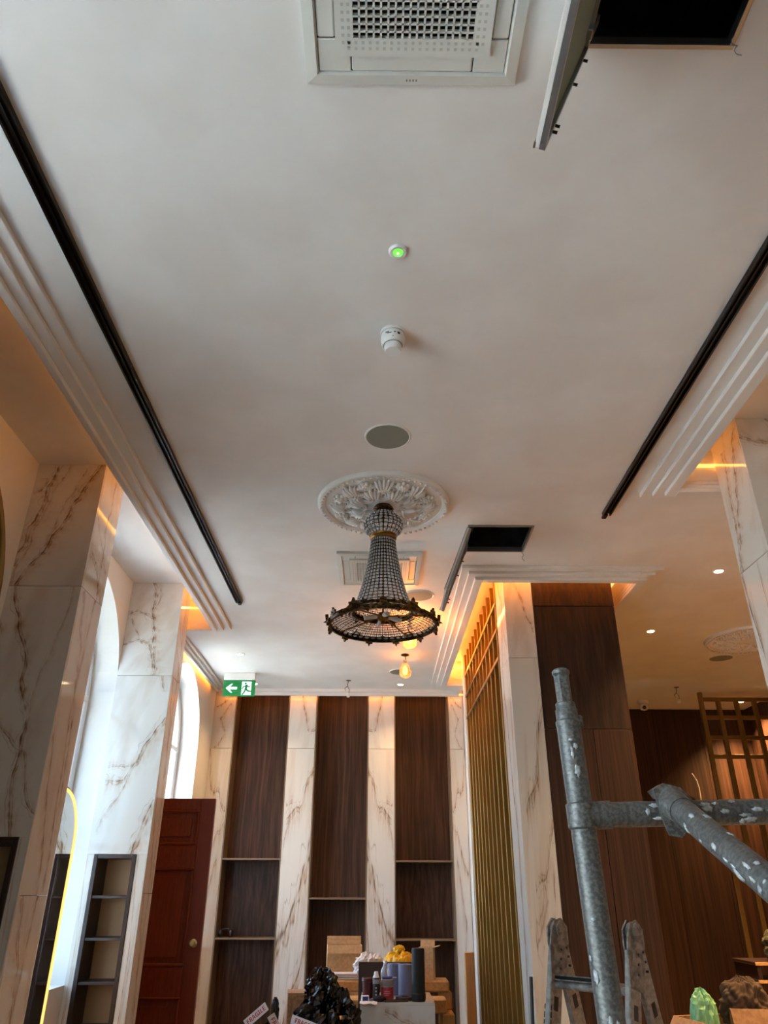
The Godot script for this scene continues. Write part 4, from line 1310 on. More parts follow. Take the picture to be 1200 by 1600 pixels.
func chandelier():
	var t := thing("chandelier", "tall crystal basket chandelier with flared skirt and antique gold leaf bands", "chandelier", Vector3(0.024, 0, -3.87))
	var bd := flat()
	lathe(bd, [Vector2(0, 1), Vector2(0.55, 0.92), Vector2(1, 0.0), Vector2(0.55, -0.92), Vector2(0, -1)], 6, Transform3D(Basis(Vector3.RIGHT, PI / 2), Vector3.ZERO))
	var bead := finish(bd)
	var leaf := leaf_mesh()
	part(t, "canopy", lathem([Vector2(0.0, 3.485), Vector2(0.050, 3.480), Vector2(0.062, 3.462), Vector2(0.050, 3.452), Vector2(0.060, 3.440), Vector2(0.045, 3.428), Vector2(0.03, 3.42)].map(func(v): return v), 24), M.antique)
	for k in 10:
		var a := TAU * k / 10
		var o := part(t, "leaf", leaf, M.antique)
		o.transform = Transform3D(Basis(Vector3.UP, PI / 2 - a) * Basis(Vector3.RIGHT, -2.2) * Basis.IDENTITY.scaled(Vector3.ONE * 0.9), Vector3(cos(a) * 0.055, 3.442, sin(a) * 0.055))
	var prof := []
	for i in 8:
		var u := i / 7.0
		prof.append(Vector2(0.052 + 0.062 * sin(PI * (0.04 + 0.86 * u)), 3.432 - 0.148 * u))
	basket(t, "ball", prof, 24, 0.0020, bead, 0.92)
	part(t, "neck_band", lathem([Vector2(0.066, 3.290), Vector2(0.076, 3.286), Vector2(0.072, 3.276), Vector2(0.078, 3.268), Vector2(0.070, 3.258), Vector2(0.064, 3.258)], 32), M.brass)
	prof = []
	for i in 21:
		var u := i / 20.0
		prof.append(Vector2(0.069 + 0.045 * u + 0.052 * pow(u, 2.6), 3.258 - 0.430 * u))
	basket(t, "body", prof, 32, 0.0020, bead, 0.92)
	part(t, "waist_band", lathem([Vector2(0.160, 2.838), Vector2(0.174, 2.834), Vector2(0.168, 2.822), Vector2(0.176, 2.810), Vector2(0.164, 2.806), Vector2(0.158, 2.808)], 48), M.antique)
	for k in 20:
		var a := TAU * k / 20
		var o := part(t, "leaf", leaf, M.antique)
		o.transform = Transform3D(Basis(Vector3.UP, PI / 2 - a) * Basis(Vector3.RIGHT, 0.35 * (1 if k % 2 else -1)) * Basis(Vector3.FORWARD, 0.0 if k % 2 else PI) * Basis.IDENTITY.scaled(Vector3(1.5, 0.8, 3.0) * (0.9 if k % 4 else 1.15)), Vector3(cos(a) * 0.178, 2.824, sin(a) * 0.178))
	prof = []
	for i in 8:
		var u := i / 7.0
		prof.append(Vector2(0.166 + 0.126 * (u * 0.75 + 0.25 * sin(u * PI / 2)), 2.808 - 0.056 * (u * 0.55 + 0.45 * u * u)))
	basket(t, "skirt", prof, 48, 0.0022, bead, 0.85)
	part(t, "rim_band", lathem([Vector2(0.286, 2.764), Vector2(0.300, 2.762), Vector2(0.305, 2.750), Vector2(0.299, 2.736), Vector2(0.286, 2.736)], 64), M.antique)
	for k in 24:
		var a := TAU * k / 24
		var up := k % 2 == 0
		var o := part(t, "leaf", leaf, M.antique)
		o.transform = Transform3D(Basis(Vector3.UP, PI / 2 - a) * Basis(Vector3.RIGHT, 0.15 if up else -0.15) * Basis(Vector3.FORWARD, 0.0 if up else PI) * Basis.IDENTITY.scaled(Vector3(1.4, 0.95, 3.0) * (1.45 if k % 4 == 0 else 1.0)), Vector3(cos(a) * 0.304, 2.752 + (0.004 if up else -0.004), sin(a) * 0.304))
	# lamp cluster inside
	part(t, "hub", lathem([Vector2(0.0, 2.82), Vector2(0.02, 2.815), Vector2(0.034, 2.797), Vector2(0.03, 2.775), Vector2(0.012, 2.765), Vector2(0.014, 2.752), Vector2(0.0, 2.745)], 20), M.brass)
	var stm := soft()
	tube(stm, [Vector3(0, 2.82, 0), Vector3(0, 3.45, 0)], 0.006, 8)
	part(t, "stem", stm, M.brass)
	for k in 4:
		var a := TAU * k / 4 + 0.55
		var st := soft()
		tube(st, [Vector3(cos(a) * 0.03, 2.79, sin(a) * 0.03), Vector3(cos(a) * 0.29, 2.750, sin(a) * 0.29)], 0.005, 6)
		part(t, "arm", st, M.brass)
		var cd := soft()
		var b := a + TAU / 8
		tube(cd, [Vector3(cos(b) * 0.035, 2.792, sin(b) * 0.035), Vector3(cos(b) * 0.105, 2.775, sin(b) * 0.105)], 0.013, 12)
		part(t, "lamp_holder", cd, mat(Color(0.72, 0.71, 0.68), 0.5), "pale candle lamp holder")

# ---------------------------------------------------------------- left side things
func left_things():
	# blind arch nearest the camera: dark glass with a gold rim
	var b := thing("blind_arch", "dark glazed blind arch with a gold rim next to the veined column", "arch panel")
	part(b, "dark_pane", arch_panel(XL - 0.10, -2.90, 0.815, 2.74, 0.105, 0.03), M.dark_glass)
	var st := soft()
	tube(st, arch_path(XL - 0.005, -2.90, 0.80, 2.74, 0.11), 0.018, 8)
	part(b, "gold_rim", st, M.gold)
	# arched mirror with a lit edge
	var m := thing("arched_mirror", "tall arched mirror with a glowing warm edge standing before the window", "mirror")
	part(m, "mirror_glass", arch_panel(-1.985, -4.92, 0.29, 1.71, 0.02, 0.022), M.mirror)
	var s2 := soft()
	tube(s2, arch_path(-1.966, -4.92, 0.297, 1.71, 0.02), 0.0115, 8)
	part(m, "led_edge", s2, M.mirror_led)
	var s3 := soft()
	tube(s3, arch_path(-1.976, -4.92, 0.312, 1.71, 0.02), 0.011, 8)
	part(m, "frame", s3, mat(Color(0.18, 0.16, 0.13), 0.4, 0.6))
	part(m, "foot", boxm(Vector3(-2.02, 0, -5.23), Vector3(-1.92, 0.02, -4.61), 0.004), M.black)
	var l := AreaLight3D.new()
	l.name = "led_edge_light"
	l.area_size = Vector2(0.02, 1.6)
	l.light_color = Color(1.0, 0.75, 0.4)
	l.light_energy = 0.12
	l.shadow_enabled = true
	l.area_range = 8.0
	m.add_child(l)
	l.position = Vector3(-1.953, 0.9, -5.215)
	l.look_at_from_position(l.position, l.position + Vector3.RIGHT, Vector3.UP)
	# mahogany door leaf, open, standing square to the window wall
	var d := thing("panelled_door", "open mahogany panelled door leaf with a round brass knob", "door", Vector3(-1.325, 0, -6.45))
	var w := 0.70
	var rails := [[0.0, 0.20], [0.745, 0.93], [1.60, 1.76], [2.02, 2.11]]
	part(d, "stile", boxm(Vector3(-0.115, 0, -0.02), Vector3(0, 2.11, 0.022), 0.003), M.mahogany)
	part(d, "stile", boxm(Vector3(-w, 0, -0.02), Vector3(-w + 0.115, 2.11, 0.022), 0.003), M.mahogany)
	for r in rails:
		part(d, "rail", boxm(Vector3(-w + 0.115, r[0], -0.02), Vector3(-0.115, r[1], 0.022), 0.003), M.mahogany)
	for k in 3:
		var y0: float = rails[k][1]
		var y1: float = rails[k + 1][0]
		part(d, "panel", boxm(Vector3(-w + 0.115, y0, -0.012), Vector3(-0.115, y1, 0.002), 0.001), M.mahogany)
		part(d, "raised_field", boxm(Vector3(-w + 0.175, y0 + 0.06, 0.002), Vector3(-0.175, y1 - 0.06, 0.012), 0.009), M.mahogany)
		var mo := flat()
		for e in [[Vector3(-w + 0.115, y0, 0.002), Vector3(-0.115, y0 + 0.026, 0.030)], [Vector3(-w + 0.115, y1 - 0.018, 0.002), Vector3(-0.115, y1, 0.028)], [Vector3(-0.135, y0 + 0.026, 0.002), Vector3(-0.115, y1 - 0.018, 0.028)], [Vector3(-w + 0.115, y0 + 0.026, 0.002), Vector3(-w + 0.135, y1 - 0.018, 0.028)]]:
			box(mo, e[0], e[1], 0.010)
		part(d, "moulding", mo, M.mahogany)
	var kn := part(d, "door_knob", lathem([Vector2(0.030, 0.0), Vector2(0.030, 0.005), Vector2(0.012, 0.010), Vector2(0.011, 0.030), Vector2(0.024, 0.040), Vector2(0.026, 0.052), Vector2(0.016, 0.062), Vector2(0.0, 0.064)].map(func(v): return Vector2(v.x, v.y)), 24, Transform3D(Basis(Vector3.RIGHT, PI / 2), Vector3(-0.058, 1.085, 0.022))), M.knob, "round brass knob")
	kn.name = "door_knob"

# ---------------------------------------------------------------- scaffold
func scaffold():
	var t := thing("scaffold_frame", "galvanised scaffold frame with paint spattered tubes in front of the walnut pier", "scaffold")
	var top := Vector3(0.3905, 1.873, -1.55)
	var bot := Vector3(0.4595, 0.0, -1.55)
	var ax := (top - bot).normalized()
	var L := (top - bot).length()
	var X := Vector3(0, 0, 1).cross(ax).normalized()
	X = -X if X.x < 0 else X
	var tf := Transform3D(Basis(X, ax, X.cross(ax)), bot)
	var at := func(d: float) -> Vector3: return top - ax * d
	part(t, "upright", lathem([Vector2(0, L - 0.115), Vector2(0.0245, L - 0.115), Vector2(0.0245, 0.0), Vector2(0.0, 0.0)], 32, tf), M.galv)
	part(t, "collar", lathem([Vector2(0.018, L - 0.072), Vector2(0.0205, L - 0.075), Vector2(0.0205, L - 0.085), Vector2(0.0225, L - 0.088), Vector2(0.0225, L - 0.108), Vector2(0.0255, L - 0.112), Vector2(0.0255, L - 0.118), Vector2(0.0245, L - 0.122)], 24, tf), M.galv)
	part(t, "spigot", lathem([Vector2(0.0, L - 0.012), Vector2(0.0165, L - 0.014), Vector2(0.0165, L - 0.072), Vector2(0.0, L - 0.074)], 6, tf, false), M.galv)
	part(t, "bolt_head", lathem([Vector2(0.0, L), Vector2(0.013, L - 0.001), Vector2(0.0185, L - 0.006), Vector2(0.0185, L - 0.012), Vector2(0.014, L - 0.018), Vector2(0.0, L - 0.018)], 24, tf), M.galv)
	part(t, "bolt_head", boxm(Vector3(0.012, L - 0.128, -0.012), Vector3(0.030, L - 0.100, 0.012), 0.004, tf), M.galv)
	var s := L - 0.272
	part(t, "sleeve", lathem([Vector2(0.0245, s + 0.003), Vector2(0.028, s), Vector2(0.0285, s - 0.042), Vector2(0.0245, s - 0.046)], 32, tf), M.galv)
	var st := soft()
	var h0: Vector3 = Vector3(0.404, 1.581, -1.55)
	var h1 := Vector3(1.25, 1.601, -1.55)
	tube(st, [h0, h1], 0.0235, 28)
	part(t, "ledger", st, M.galv)
	st = soft()
	tube(st, [h0, h0.lerp(h1, 0.065)], 0.0262, 28)
	part(t, "socket", st, M.galv)
	st = soft()
	var b0 := Vector3(0.577, 1.600, -1.522)
	var b1 := Vector3(0.575, 1.43, -1.13)
	tube(st, [b0, b1.lerp(b0, 0.0), b1 + (b1 - b0) * 0.9], 0.0235, 28)
	part(t, "brace", st, M.galv)
	# gusset that joins brace and ledger
	st = flat()
	prism(st, PackedVector2Array([Vector2(-0.030, 0.034), Vector2(-0.008, 0.046), Vector2(0.024, 0.038), Vector2(0.044, 0.016), Vector2(0.040, -0.022), Vector2(0.012, -0.052), Vector2(-0.012, -0.048), Vector2(-0.020, -0.02)]), 0.006, Transform3D(Basis.IDENTITY, Vector3(0.570, 1.592, -1.526)))
	prism(st, PackedVector2Array([Vector2(-0.030, 0.034), Vector2(-0.008, 0.046), Vector2(0.024, 0.038), Vector2(0.020, 0.024), Vector2(-0.02, 0.02)]), -0.03, Transform3D(Basis.IDENTITY, Vector3(0.570, 1.592, -1.526)))
	part(t, "gusset", st, M.galv)
	st = soft()
	tube(st, [b0 + Vector3(-0.002, 0.004, -0.01), b0.lerp(b1, 0.10)], [0.030, 0.0255], 24)
	part(t, "weld", st, M.galv)
	# far upright of the frame, out of the picture
	st = soft()
	tube(st, [Vector3(1.25, 1.88, -1.55), Vector3(1.25, 0.0, -1.55)], 0.0245, 20)
	part(t, "upright", st, M.galv)
	# splashes of dried plaster
	var n := 0
	var r2 := RandomNumberGenerator.new()
	r2.seed = 5
	for k in 64:
		var u := r2.randf()
		var c: Vector3
		var d: Vector3
		var rad := 0.0238
		if k < 18:
			c = h0.lerp(h1, 0.08 + 0.5 * u)
			d = (h1 - h0).normalized()
		elif k < 48:
			c = b0.lerp(b1, 0.2 + 1.0 * u)
			d = (b1 - b0).normalized()
		else:
			c = bot.lerp(top, 0.55 + 0.37 * u)
			d = ax
			rad = 0.0246
		var to_cam := (Vector3(0, 1.45, 0) - c).normalized()
		var side := d.cross(to_cam).normalized()
		var a := r2.randf_range(-1.1, 1.1)
		var o := to_cam * cos(a) + side * sin(a)
		o = (o - d * o.dot(d)).normalized()
		var bs := Basis(d * r2.randf_range(0.003, 0.013), o * 0.0014, d.cross(o) * r2.randf_range(0.0025, 0.007))
		var sp := soft()
		lathe(sp, [Vector2(0, 1), Vector2(0.6, 0.7), Vector2(1, 0), Vector2(0.6, -0.6), Vector2(0, -1)], 13, Transform3D(bs, c + o * rad), 0.25)
		part(t, "plaster_splash", sp, M.spatter)
		n += 1

# ---------------------------------------------------------------- ladder
func ladder():
	var t := thing("folding_ladder", "grimy aluminium folding ladder standing as a trestle before the walnut pier", "ladder")
	var A := Vector3(0.785, 1.30, -3.66)
	var B := Vector3(1.033, 1.30, -3.40)
	var axis := (B - A).normalized()
	var fwd := Vector3(-axis.z, 0, axis.x)      # horizontal, square to the hinge axis
	fwd = -fwd if fwd.z < 0 else fwd             # towards the camera
	var spread := tan(deg_to_rad(15.0))
	for P in [A, B]:
		for s in [1.0, -1.0]:
			var d: Vector3 = (Vector3.DOWN + fwd * s * spread).normalized()
			var n := d.cross(axis).normalized()
			var tf := Transform3D(Basis(axis, d, axis.cross(d)), P)
			var Lg := 1.28 / cos(deg_to_rad(15.0))
			var st := flat()
			box(st, Vector3(-0.012, 0.07, -0.043), Vector3(0.012, Lg, 0.043), 0.004, tf)
			var stile := part(t, "stile", st, M.alu)
			# hinge cheek plate on the stile's head
			var pl := flat()
			prism(pl, PackedVector2Array([Vector2(-0.046, 0.20), Vector2(0.046, 0.20), Vector2(0.066, 0.08), Vector2(0.064, 0.03), Vector2(0.048, -0.022), Vector2(0.0, -0.045), Vector2(-0.048, -0.022), Vector2(-0.064, 0.03), Vector2(-0.066, 0.08)]), 0.006, Transform3D(Basis(tf.basis.z, tf.basis.y, tf.basis.x), P + tf.basis.x * (0.012 if s > 0 else -0.018)))
			part(t, "hinge_plate", pl, M.alu_dirty)
			for y in [0.075, 0.11, 0.145]:
				var rv := soft()
				tube(rv, [tf * Vector3(-0.021, y, 0.012), tf * Vector3(0.021, y, 0.012)], 0.005, 8)
				part(t, "rivet", rv, M.black)
			var slot := flat()
			box(slot, Vector3(-0.0125, 0.25, -0.015), Vector3(0.0125, 0.30, 0.015), 0.0, tf)
			part(stile, "slot", slot, M.black)
		var hub := soft()
		tube(hub, [P - axis * 0.026, P + axis * 0.026], 0.034, 20)
		part(t, "hinge_hub", hub, M.alu_dirty)
	for s in [1.0, -1.0]:
		for k in 4:
			var y := 0.20 + 0.28 * k
			var off: Vector3 = (Vector3.DOWN + fwd * s * spread) * y
			var st := soft()
			tube(st, [A + off + axis * 0.01, B + off - axis * 0.01], 0.015, 10)
			part(t, "rung", st, M.alu_dirty)
	var tm := TextMesh.new()
	var fnt := SystemFont.new()
	fnt.font_names = PackedStringArray(["Droid Sans"])
	fnt.font_weight = 700
	tm.font = fnt
	tm.text = "SERIES"
	tm.font_size = 32
	tm.pixel_size = 0.0016
	tm.depth = 0.001
	var d: Vector3 = (Vector3.DOWN + fwd * spread).normalized()
	var nrm := d.cross(axis)
	nrm = -nrm if nrm.z < 0 else nrm
	var txt := part(t, "printed_text", tm, mat(Color(0.12, 0.12, 0.12), 0.7))
	txt.transform = Transform3D(Basis(-d, nrm.cross(-d), nrm), A + d * 0.36 + nrm * 0.036)
	# loose metal tray on the top rung
	var tr := thing("metal_offcut", "short dark metal profile resting on the ladder's top rung", "metal profile", A.lerp(B, 0.32) + (Vector3.DOWN + fwd * spread) * 0.20 + Vector3(0, 0.0185, 0), -atan2(axis.z, axis.x))
	part(tr, "web", boxm(Vector3(-0.10, 0.0, -0.02), Vector3(0.10, 0.004, 0.02), 0.001), M.alu_dirty)
	part(tr, "flange", boxm(Vector3(-0.10, 0.004, 0.017), Vector3(0.10, 0.016, 0.02), 0.0005), M.black)
	part(tr, "flange", boxm(Vector3(-0.10, 0.004, -0.02), Vector3(0.10, 0.016, -0.017), 0.0005), M.alu)

# ---------------------------------------------------------------- clutter by the niches
func can(called: String, label: String, cat: String, at: Vector3, prof: Array, m: Material) -> Node3D:
	var t := thing(called, label, cat, at)
	part(t, "body", lathem(prof, 24), m)
	return t

func carton(called: String, label: String, at: Vector3, size: Vector3, turn: float, m: Material, flaps: Array) -> Node3D:
	# open box: four walls, floor, flaps = opening angle of each flap (left, right, near, far)
	var t := thing(called, label, "box", at, turn)
	var w := size.x / 2
	var d := size.z / 2
	var h := size.y
	var k := 0.006
	part(t, "bottom", boxm(Vector3(-w, 0, -d), Vector3(w, k, d)), m)
	part(t, "side", boxm(Vector3(-w, k, -d), Vector3(-w + k, h, d)), m)
	part(t, "side", boxm(Vector3(w - k, k, -d), Vector3(w, h, d)), m)
	part(t, "side", boxm(Vector3(-w + k, k, d - k), Vector3(w - k, h, d)), m)
	part(t, "side", boxm(Vector3(-w + k, k, -d), Vector3(w - k, h, -d + k)), m)
	var i := 0
	for f in flaps:
		if f != null:
			var fl: float = f
			var X := [Vector3.LEFT, Vector3.RIGHT, Vector3(0, 0, 1), Vector3(0, 0, -1)][i] as Vector3
			var L := [d, d, w, w][i] as float
			var reach := ([w, w, d, d][i] as float) * 0.8
			var Y := Vector3.UP
			var dir := (X * sin(fl) + Y * cos(fl)).normalized()
			var al := X.cross(Y)
			var tf := Transform3D(Basis(al, dir, al.cross(dir)), X * ([w, w, d, d][i] as float) + Vector3(0, h, 0))
			part(t, "flap", boxm(Vector3(-L, 0, -k / 2), Vector3(L, reach, k / 2), 0.001, tf), m)
		i += 1
	return t

func tape(parent: Node3D, at: Vector3, rot: Vector3, L: float, word: String):
	var o := part(parent, "tape_strip", boxm(Vector3(-L / 2, -0.025, -0.001), Vector3(L / 2, 0.025, 0.001), 0.0005), M.tape_white, "white tape printed in red")
	o.transform = Transform3D(Basis.from_euler(rot), at)
	var tm := TextMesh.new()
	var fnt := SystemFont.new()
	fnt.font_names = PackedStringArray(["Droid Sans"])
	fnt.font_weight = 700
	tm.font = fnt
	tm.text = word
	tm.font_size = 32
	tm.pixel_size = 0.0011
	tm.depth = 0.0008
	var x := part(o, "printed_text", tm, M.tape_red)
	x.position = Vector3(0, 0, 0.0015)

func clutter_centre():
	var zp := -6.28
	var top := 0.764
	# marble clad plinth
	var p := thing("plinth", "grey marble clad plinth covered with tools and pots", "plinth", Vector3(0.148, 0, zp))
	var pm := marble(140, [[[[0.35, 0.0], [0.55, 0.10], [0.75, 0.16], [1.0, 0.26]], 1.6, 0.7]], 256, 256)
	for r in [[Vector3(-0.256, 0, 0.262), Vector3(0.256, top - 0.02, 0.28)], [Vector3(-0.256, 0, -0.28), Vector3(-0.238, top - 0.02, 0.262)], [Vector3(0.238, 0, -0.28), Vector3(0.256, top - 0.02, 0.262)], [Vector3(-0.256, top - 0.02, -0.28), Vector3(0.256, top, 0.28)]]:
		slab_panel(p, r[0], r[1], pm)
	part(p, "core", boxm(Vector3(-0.236, 0, -0.27), Vector3(0.236, top - 0.021, 0.26)), M.beige)
	# dark board standing behind it
	var bd := thing("dark_board", "dark brown board standing upright behind the tool covered plinth", "board", Vector3(0.10, 0, zp - 0.31))
	part(bd, "sheet", boxm(Vector3(-0.235, 0, -0.012), Vector3(0.235, 0.957, 0.012), 0.002), mat(Color(0.20, 0.14, 0.11), 0.5))
	# what stands on the plinth
	var zt := top + 0.0005
	can("black_roll", "tall black foam roll standing upright on the plinth's corner", "roll", Vector3(0.296, zt, -6.06), [Vector2(0, 0.318), Vector2(0.042, 0.317), Vector2(0.046, 0.30), Vector2(0.046, 0.05), Vector2(0.050, 0.045), Vector2(0.050, 0.012), Vector2(0.044, 0.0), Vector2(0, 0)], mat(Color(0.035, 0.04, 0.045), 0.7))
	var pr := can("paper_roll", "grey blue paper towel roll standing on the plinth beside the black roll", "paper roll", Vector3(0.215, zt, -6.30), [Vector2(0.018, 0.200), Vector2(0.052, 0.200), Vector2(0.053, 0.19), Vector2(0.053, 0.004), Vector2(0.050, 0), Vector2(0, 0)], mat(Color(0.42, 0.45, 0.55), 0.85))
	part(pr, "cardboard_core", lathem([Vector2(0.02, 0.2005), Vector2(0.018, 0.199), Vector2(0.018, 0.02)], 16), M.card)
	can("paper_roll", "second grey blue paper towel roll half hidden behind the first", "paper roll", Vector3(0.135, zt, -6.42), [Vector2(0.018, 0.195), Vector2(0.050, 0.195), Vector2(0.051, 0.185), Vector2(0.051, 0.004), Vector2(0, 0)], mat(Color(0.40, 0.43, 0.53), 0.85))
	var mc := can("maroon_can", "maroon lidded can at the left end of the plinth's clutter", "can", Vector3(-0.058, zt, -6.14), [Vector2(0, 0.128), Vector2(0.040, 0.127), Vector2(0.043, 0.12), Vector2(0.043, 0.11), Vector2(0.038, 0.107), Vector2(0.036, 0.01), Vector2(0, 0)], mat(Color(0.30, 0.07, 0.09), 0.4))
	part(mc, "lid_rim", lathem([Vector2(0.036, 0.131), Vector2(0.042, 0.131), Vector2(0.044, 0.126), Vector2(0.043, 0.122)], 24), mat(Color(0.36, 0.12, 0.13), 0.35))
	var bt := can("spray_can", "black and grey spray can with a white cap on the plinth", "spray can", Vector3(0.0, zt, -6.10), [Vector2(0, 0.135), Vector2(0.022, 0.134), Vector2(0.025, 0.128), Vector2(0.025, 0.004), Vector2(0, 0)], mat(Color(0.04, 0.035, 0.04), 0.35))
	part(bt, "cap", lathem([Vector2(0, 0.172), Vector2(0.012, 0.171), Vector2(0.014, 0.166), Vector2(0.017, 0.150), Vector2(0.024, 0.1345)], 20), M.white)
	part(bt, "band", lathem([Vector2(0.0255, 0.125), Vector2(0.0255, 0.098)], 24), mat(Color(0.55, 0.55, 0.56), 0.5))
	var i := 0
	for y in [0.035, 0.055, 0.075]:
		var dot := lathem([Vector2(0, 0.001), Vector2(0.006, 0.0)], 12, Transform3D(Basis(Vector3.RIGHT, PI / 2), Vector3(0.0, y, 0.0253)))
		part(bt, "printed_dot", dot, mat(Color(0.7, 0.7, 0.7), 0.6))
		i += 1
	var wb := thing("water_bottle", "clear plastic water bottle with a white cap behind the pots", "bottle", Vector3(0.066, zt, -6.32))
	part(wb, "body", lathem([Vector2(0.012, 0.205), Vector2(0.013, 0.195), Vector2(0.03, 0.165), Vector2(0.034, 0.15), Vector2(0.032, 0.12), Vector2(0.034, 0.09), Vector2(0.032, 0.06), Vector2(0.034, 0.03), Vector2(0.03, 0.0), Vector2(0.0, 0.0)], 24), M.clear_plastic)
	part(wb, "cap", lathem([Vector2(0, 0.222), Vector2(0.013, 0.221), Vector2(0.014, 0.205), Vector2(0.0, 0.204)], 16), M.white)
	var pt := thing("paint_pot", "squat pot with a pink label and grey lid on the plinth", "pot", Vector3(0.078, zt, -6.13))
	part(pt, "body", lathem([Vector2(0.044, 0.09), Vector2(0.045, 0.004), Vector2(0.0, 0.0)], 28), mat(Color(0.6, 0.58, 0.56), 0.5))
	part(pt, "label_band", lathem([Vector2(0.0456, 0.078), Vector2(0.0456, 0.010)], 28), mat(Color(0.62, 0.14, 0.18), 0.5), "pink red label")
	part(pt, "lid", lathem([Vector2(0, 0.122), Vector2(0.044, 0.121), Vector2(0.048, 0.115), Vector2(0.048, 0.088), Vector2(0.045, 0.086)], 28), mat(Color(0.45, 0.45, 0.43), 0.5))
	var ink := flat()
	for r in [[0.052, 0.04], [0.042, 0.05], [0.032, 0.03]]:
		box(ink, Vector3(-r[1] / 2, r[0] - 0.0016, 0.0452), Vector3(r[1] / 2, r[0] + 0.0016, 0.0462))
	part(pt, "printed_lines", ink, mat(Color(0.85, 0.5, 0.5), 0.6))
	var bc := thing("blue_tool", "blue plastic hand tool lying on the pink labelled pot", "tool", Vector3(0.085, zt + 0.1225, -6.14), 0.2)
	part(bc, "handle", boxm(Vector3(-0.045, 0, -0.012), Vector3(0.03, 0.018, 0.012), 0.006), mat(Color(0.16, 0.34, 0.62), 0.4))
	part(bc, "blade", boxm(Vector3(0.03, 0.006, -0.02), Vector3(0.06, 0.010, 0.02), 0.001), M.steel)
	var sb := thing("small_carton", "tiny blue and white carton at the plinth's front edge", "carton", Vector3(-0.075, zt, -6.035), 0.15)
	part(sb, "body", boxm(Vector3(-0.025, 0, -0.015), Vector3(0.025, 0.035, 0.015), 0.001), M.white)
	part(sb, "printed_panel", boxm(Vector3(-0.018, 0.006, 0.0151), Vector3(0.018, 0.029, 0.0158)), mat(Color(0.12, 0.18, 0.5), 0.5))
	var pp := thing("paper_sheet", "crumpled white paper hanging over the plinth's front edge", "paper", Vector3(-0.05, zt, -6.01), -0.1)
	var stp := soft()
	for a in 8:
		for b in 4:
			var P := func(u: int, v: int) -> Vector3:
				return Vector3(-0.06 + u * 0.015, 0.002 + 0.004 * sin(u * 1.3 + v * 2.0) + 0.004 - (0.004 if v < 3 else 0.012), -0.01 + v * 0.012)
			quad(stp, P.call(a, b), P.call(a + 1, b), P.call(a + 1, b + 1), P.call(a, b + 1), Vector3.UP)
	part(pp, "sheet", stp, M.white)
	var gv := part(self, "work_glove", lump(Vector3(0.045, 0.035, 0.028), 3, 0.3, 2.0, 16), mat(Color(0.03, 0.025, 0.03), 0.8))
	gv.position = Vector3(0.025, zt, -6.035)
	tag(gv, "crumpled black work glove in front of the pots", "glove")
	var ph := thing("tablet", "dark flat tablet lying on the plinth's front edge", "tablet", Vector3(0.135, zt, -6.035), 0.25)
	part(ph, "case", boxm(Vector3(-0.085, 0, -0.03), Vector3(0.085, 0.011, 0.03), 0.004), M.black)
	part(ph, "screen", boxm(Vector3(-0.078, 0.0111, -0.025), Vector3(0.078, 0.0116, 0.025)), mat(Color(0.05, 0.04, 0.05), 0.1))
	var dl := thing("tape_reel", "flat dark grey tape reel lying behind the tablet", "tape", Vector3(0.205, zt, -6.13))
	part(dl, "reel", lathem([Vector2(0.03, 0.02), Vector2(0.065, 0.02), Vector2(0.067, 0.016), Vector2(0.067, 0.004), Vector2(0.06, 0.0), Vector2(0.03, 0.0), Vector2(0.03, 0.02)], 28), mat(Color(0.16, 0.16, 0.17), 0.5))
	# behind the plinth: bench with bags and a carton
	var bench := thing("timber_bench", "rough timber bench of thick boards behind the plinth", "bench", Vector3(0.05, 0, -7.0))
	part(bench, "seat_board", boxm(Vector3(-0.42, 0.72, -0.22), Vector3(0.54, 0.80, 0.02), 0.012), M.board)
	part(bench, "seat_board", boxm(Vector3(-0.40, 0.60, 0.03), Vector3(0.50, 0.70, 0.22), 0.012), M.board)
	for x in [-0.36, 0.46]:
		part(bench, "leg", boxm(Vector3(x, 0, -0.18), Vector3(x + 0.10, 0.60, 0.2), 0.01), M.board)
	for x in [-0.36, 0.46]:
		part(bench, "packing_block", boxm(Vector3(x, 0.60, -0.2), Vector3(x + 0.10, 0.72, 0.0), 0.008), M.pine)
	var yb := thing("yellow_bag", "bright yellow knotted plastic bag behind the dark board", "plastic bag", Vector3(0.195, 0.801, -7.08))
	part(yb, "body", lump(Vector3(0.135, 0.235, 0.10), 8, 0.08, 0.9, 60, 0.45, 1.0, 0.12), M.yellow_bag)
	part(yb, "knot", lump(Vector3(0.045, 0.05, 0.03), 9, 0.5, 2.0, 20), M.yellow_bag).position = Vector3(-0.005, 0.185, 0.0)
	var wbag := part(self, "white_bag", lump(Vector3(0.115, 0.21, 0.09), 14, 0.22, 1.4, 26, 0.4, 1.0, 0.14, true), M.white_bag)
	wbag.position = Vector3(-0.06, 0.801, -7.10)
	tag(wbag, "translucent white plastic bag slumped beside the yellow bag", "plastic bag")
	var bl := part(self, "black_pouch", lump(Vector3(0.05, 0.13, 0.05), 15, 0.25, 1.6, 18), M.black)
	bl.position = Vector3(0.068, 0.801, -6.93)
	tag(bl, "black pouch squeezed between the white and the yellow bag", "pouch")
	carton("open_carton", "narrow open cardboard carton with raised flaps behind the black roll", Vector3(0.42, 0.801, -7.10), Vector3(0.12, 0.225, 0.12), -0.2, M.card_pale, [null, 1.35, null, 0.15])
	var cc := carton("open_carton", "tall pale cardboard carton leaning in the middle walnut niche", Vector3(-0.28, 0.0, -7.45), Vector3(0.30, 1.02, 0.16), 0.08, M.card_pale, [null, null, 2.9, 0.1])
	var ws := thing("bubble_wrap", "folded white bubble wrap lying on the bench boards", "bubble wrap", Vector3(-0.26, 0.8005, -7.02))
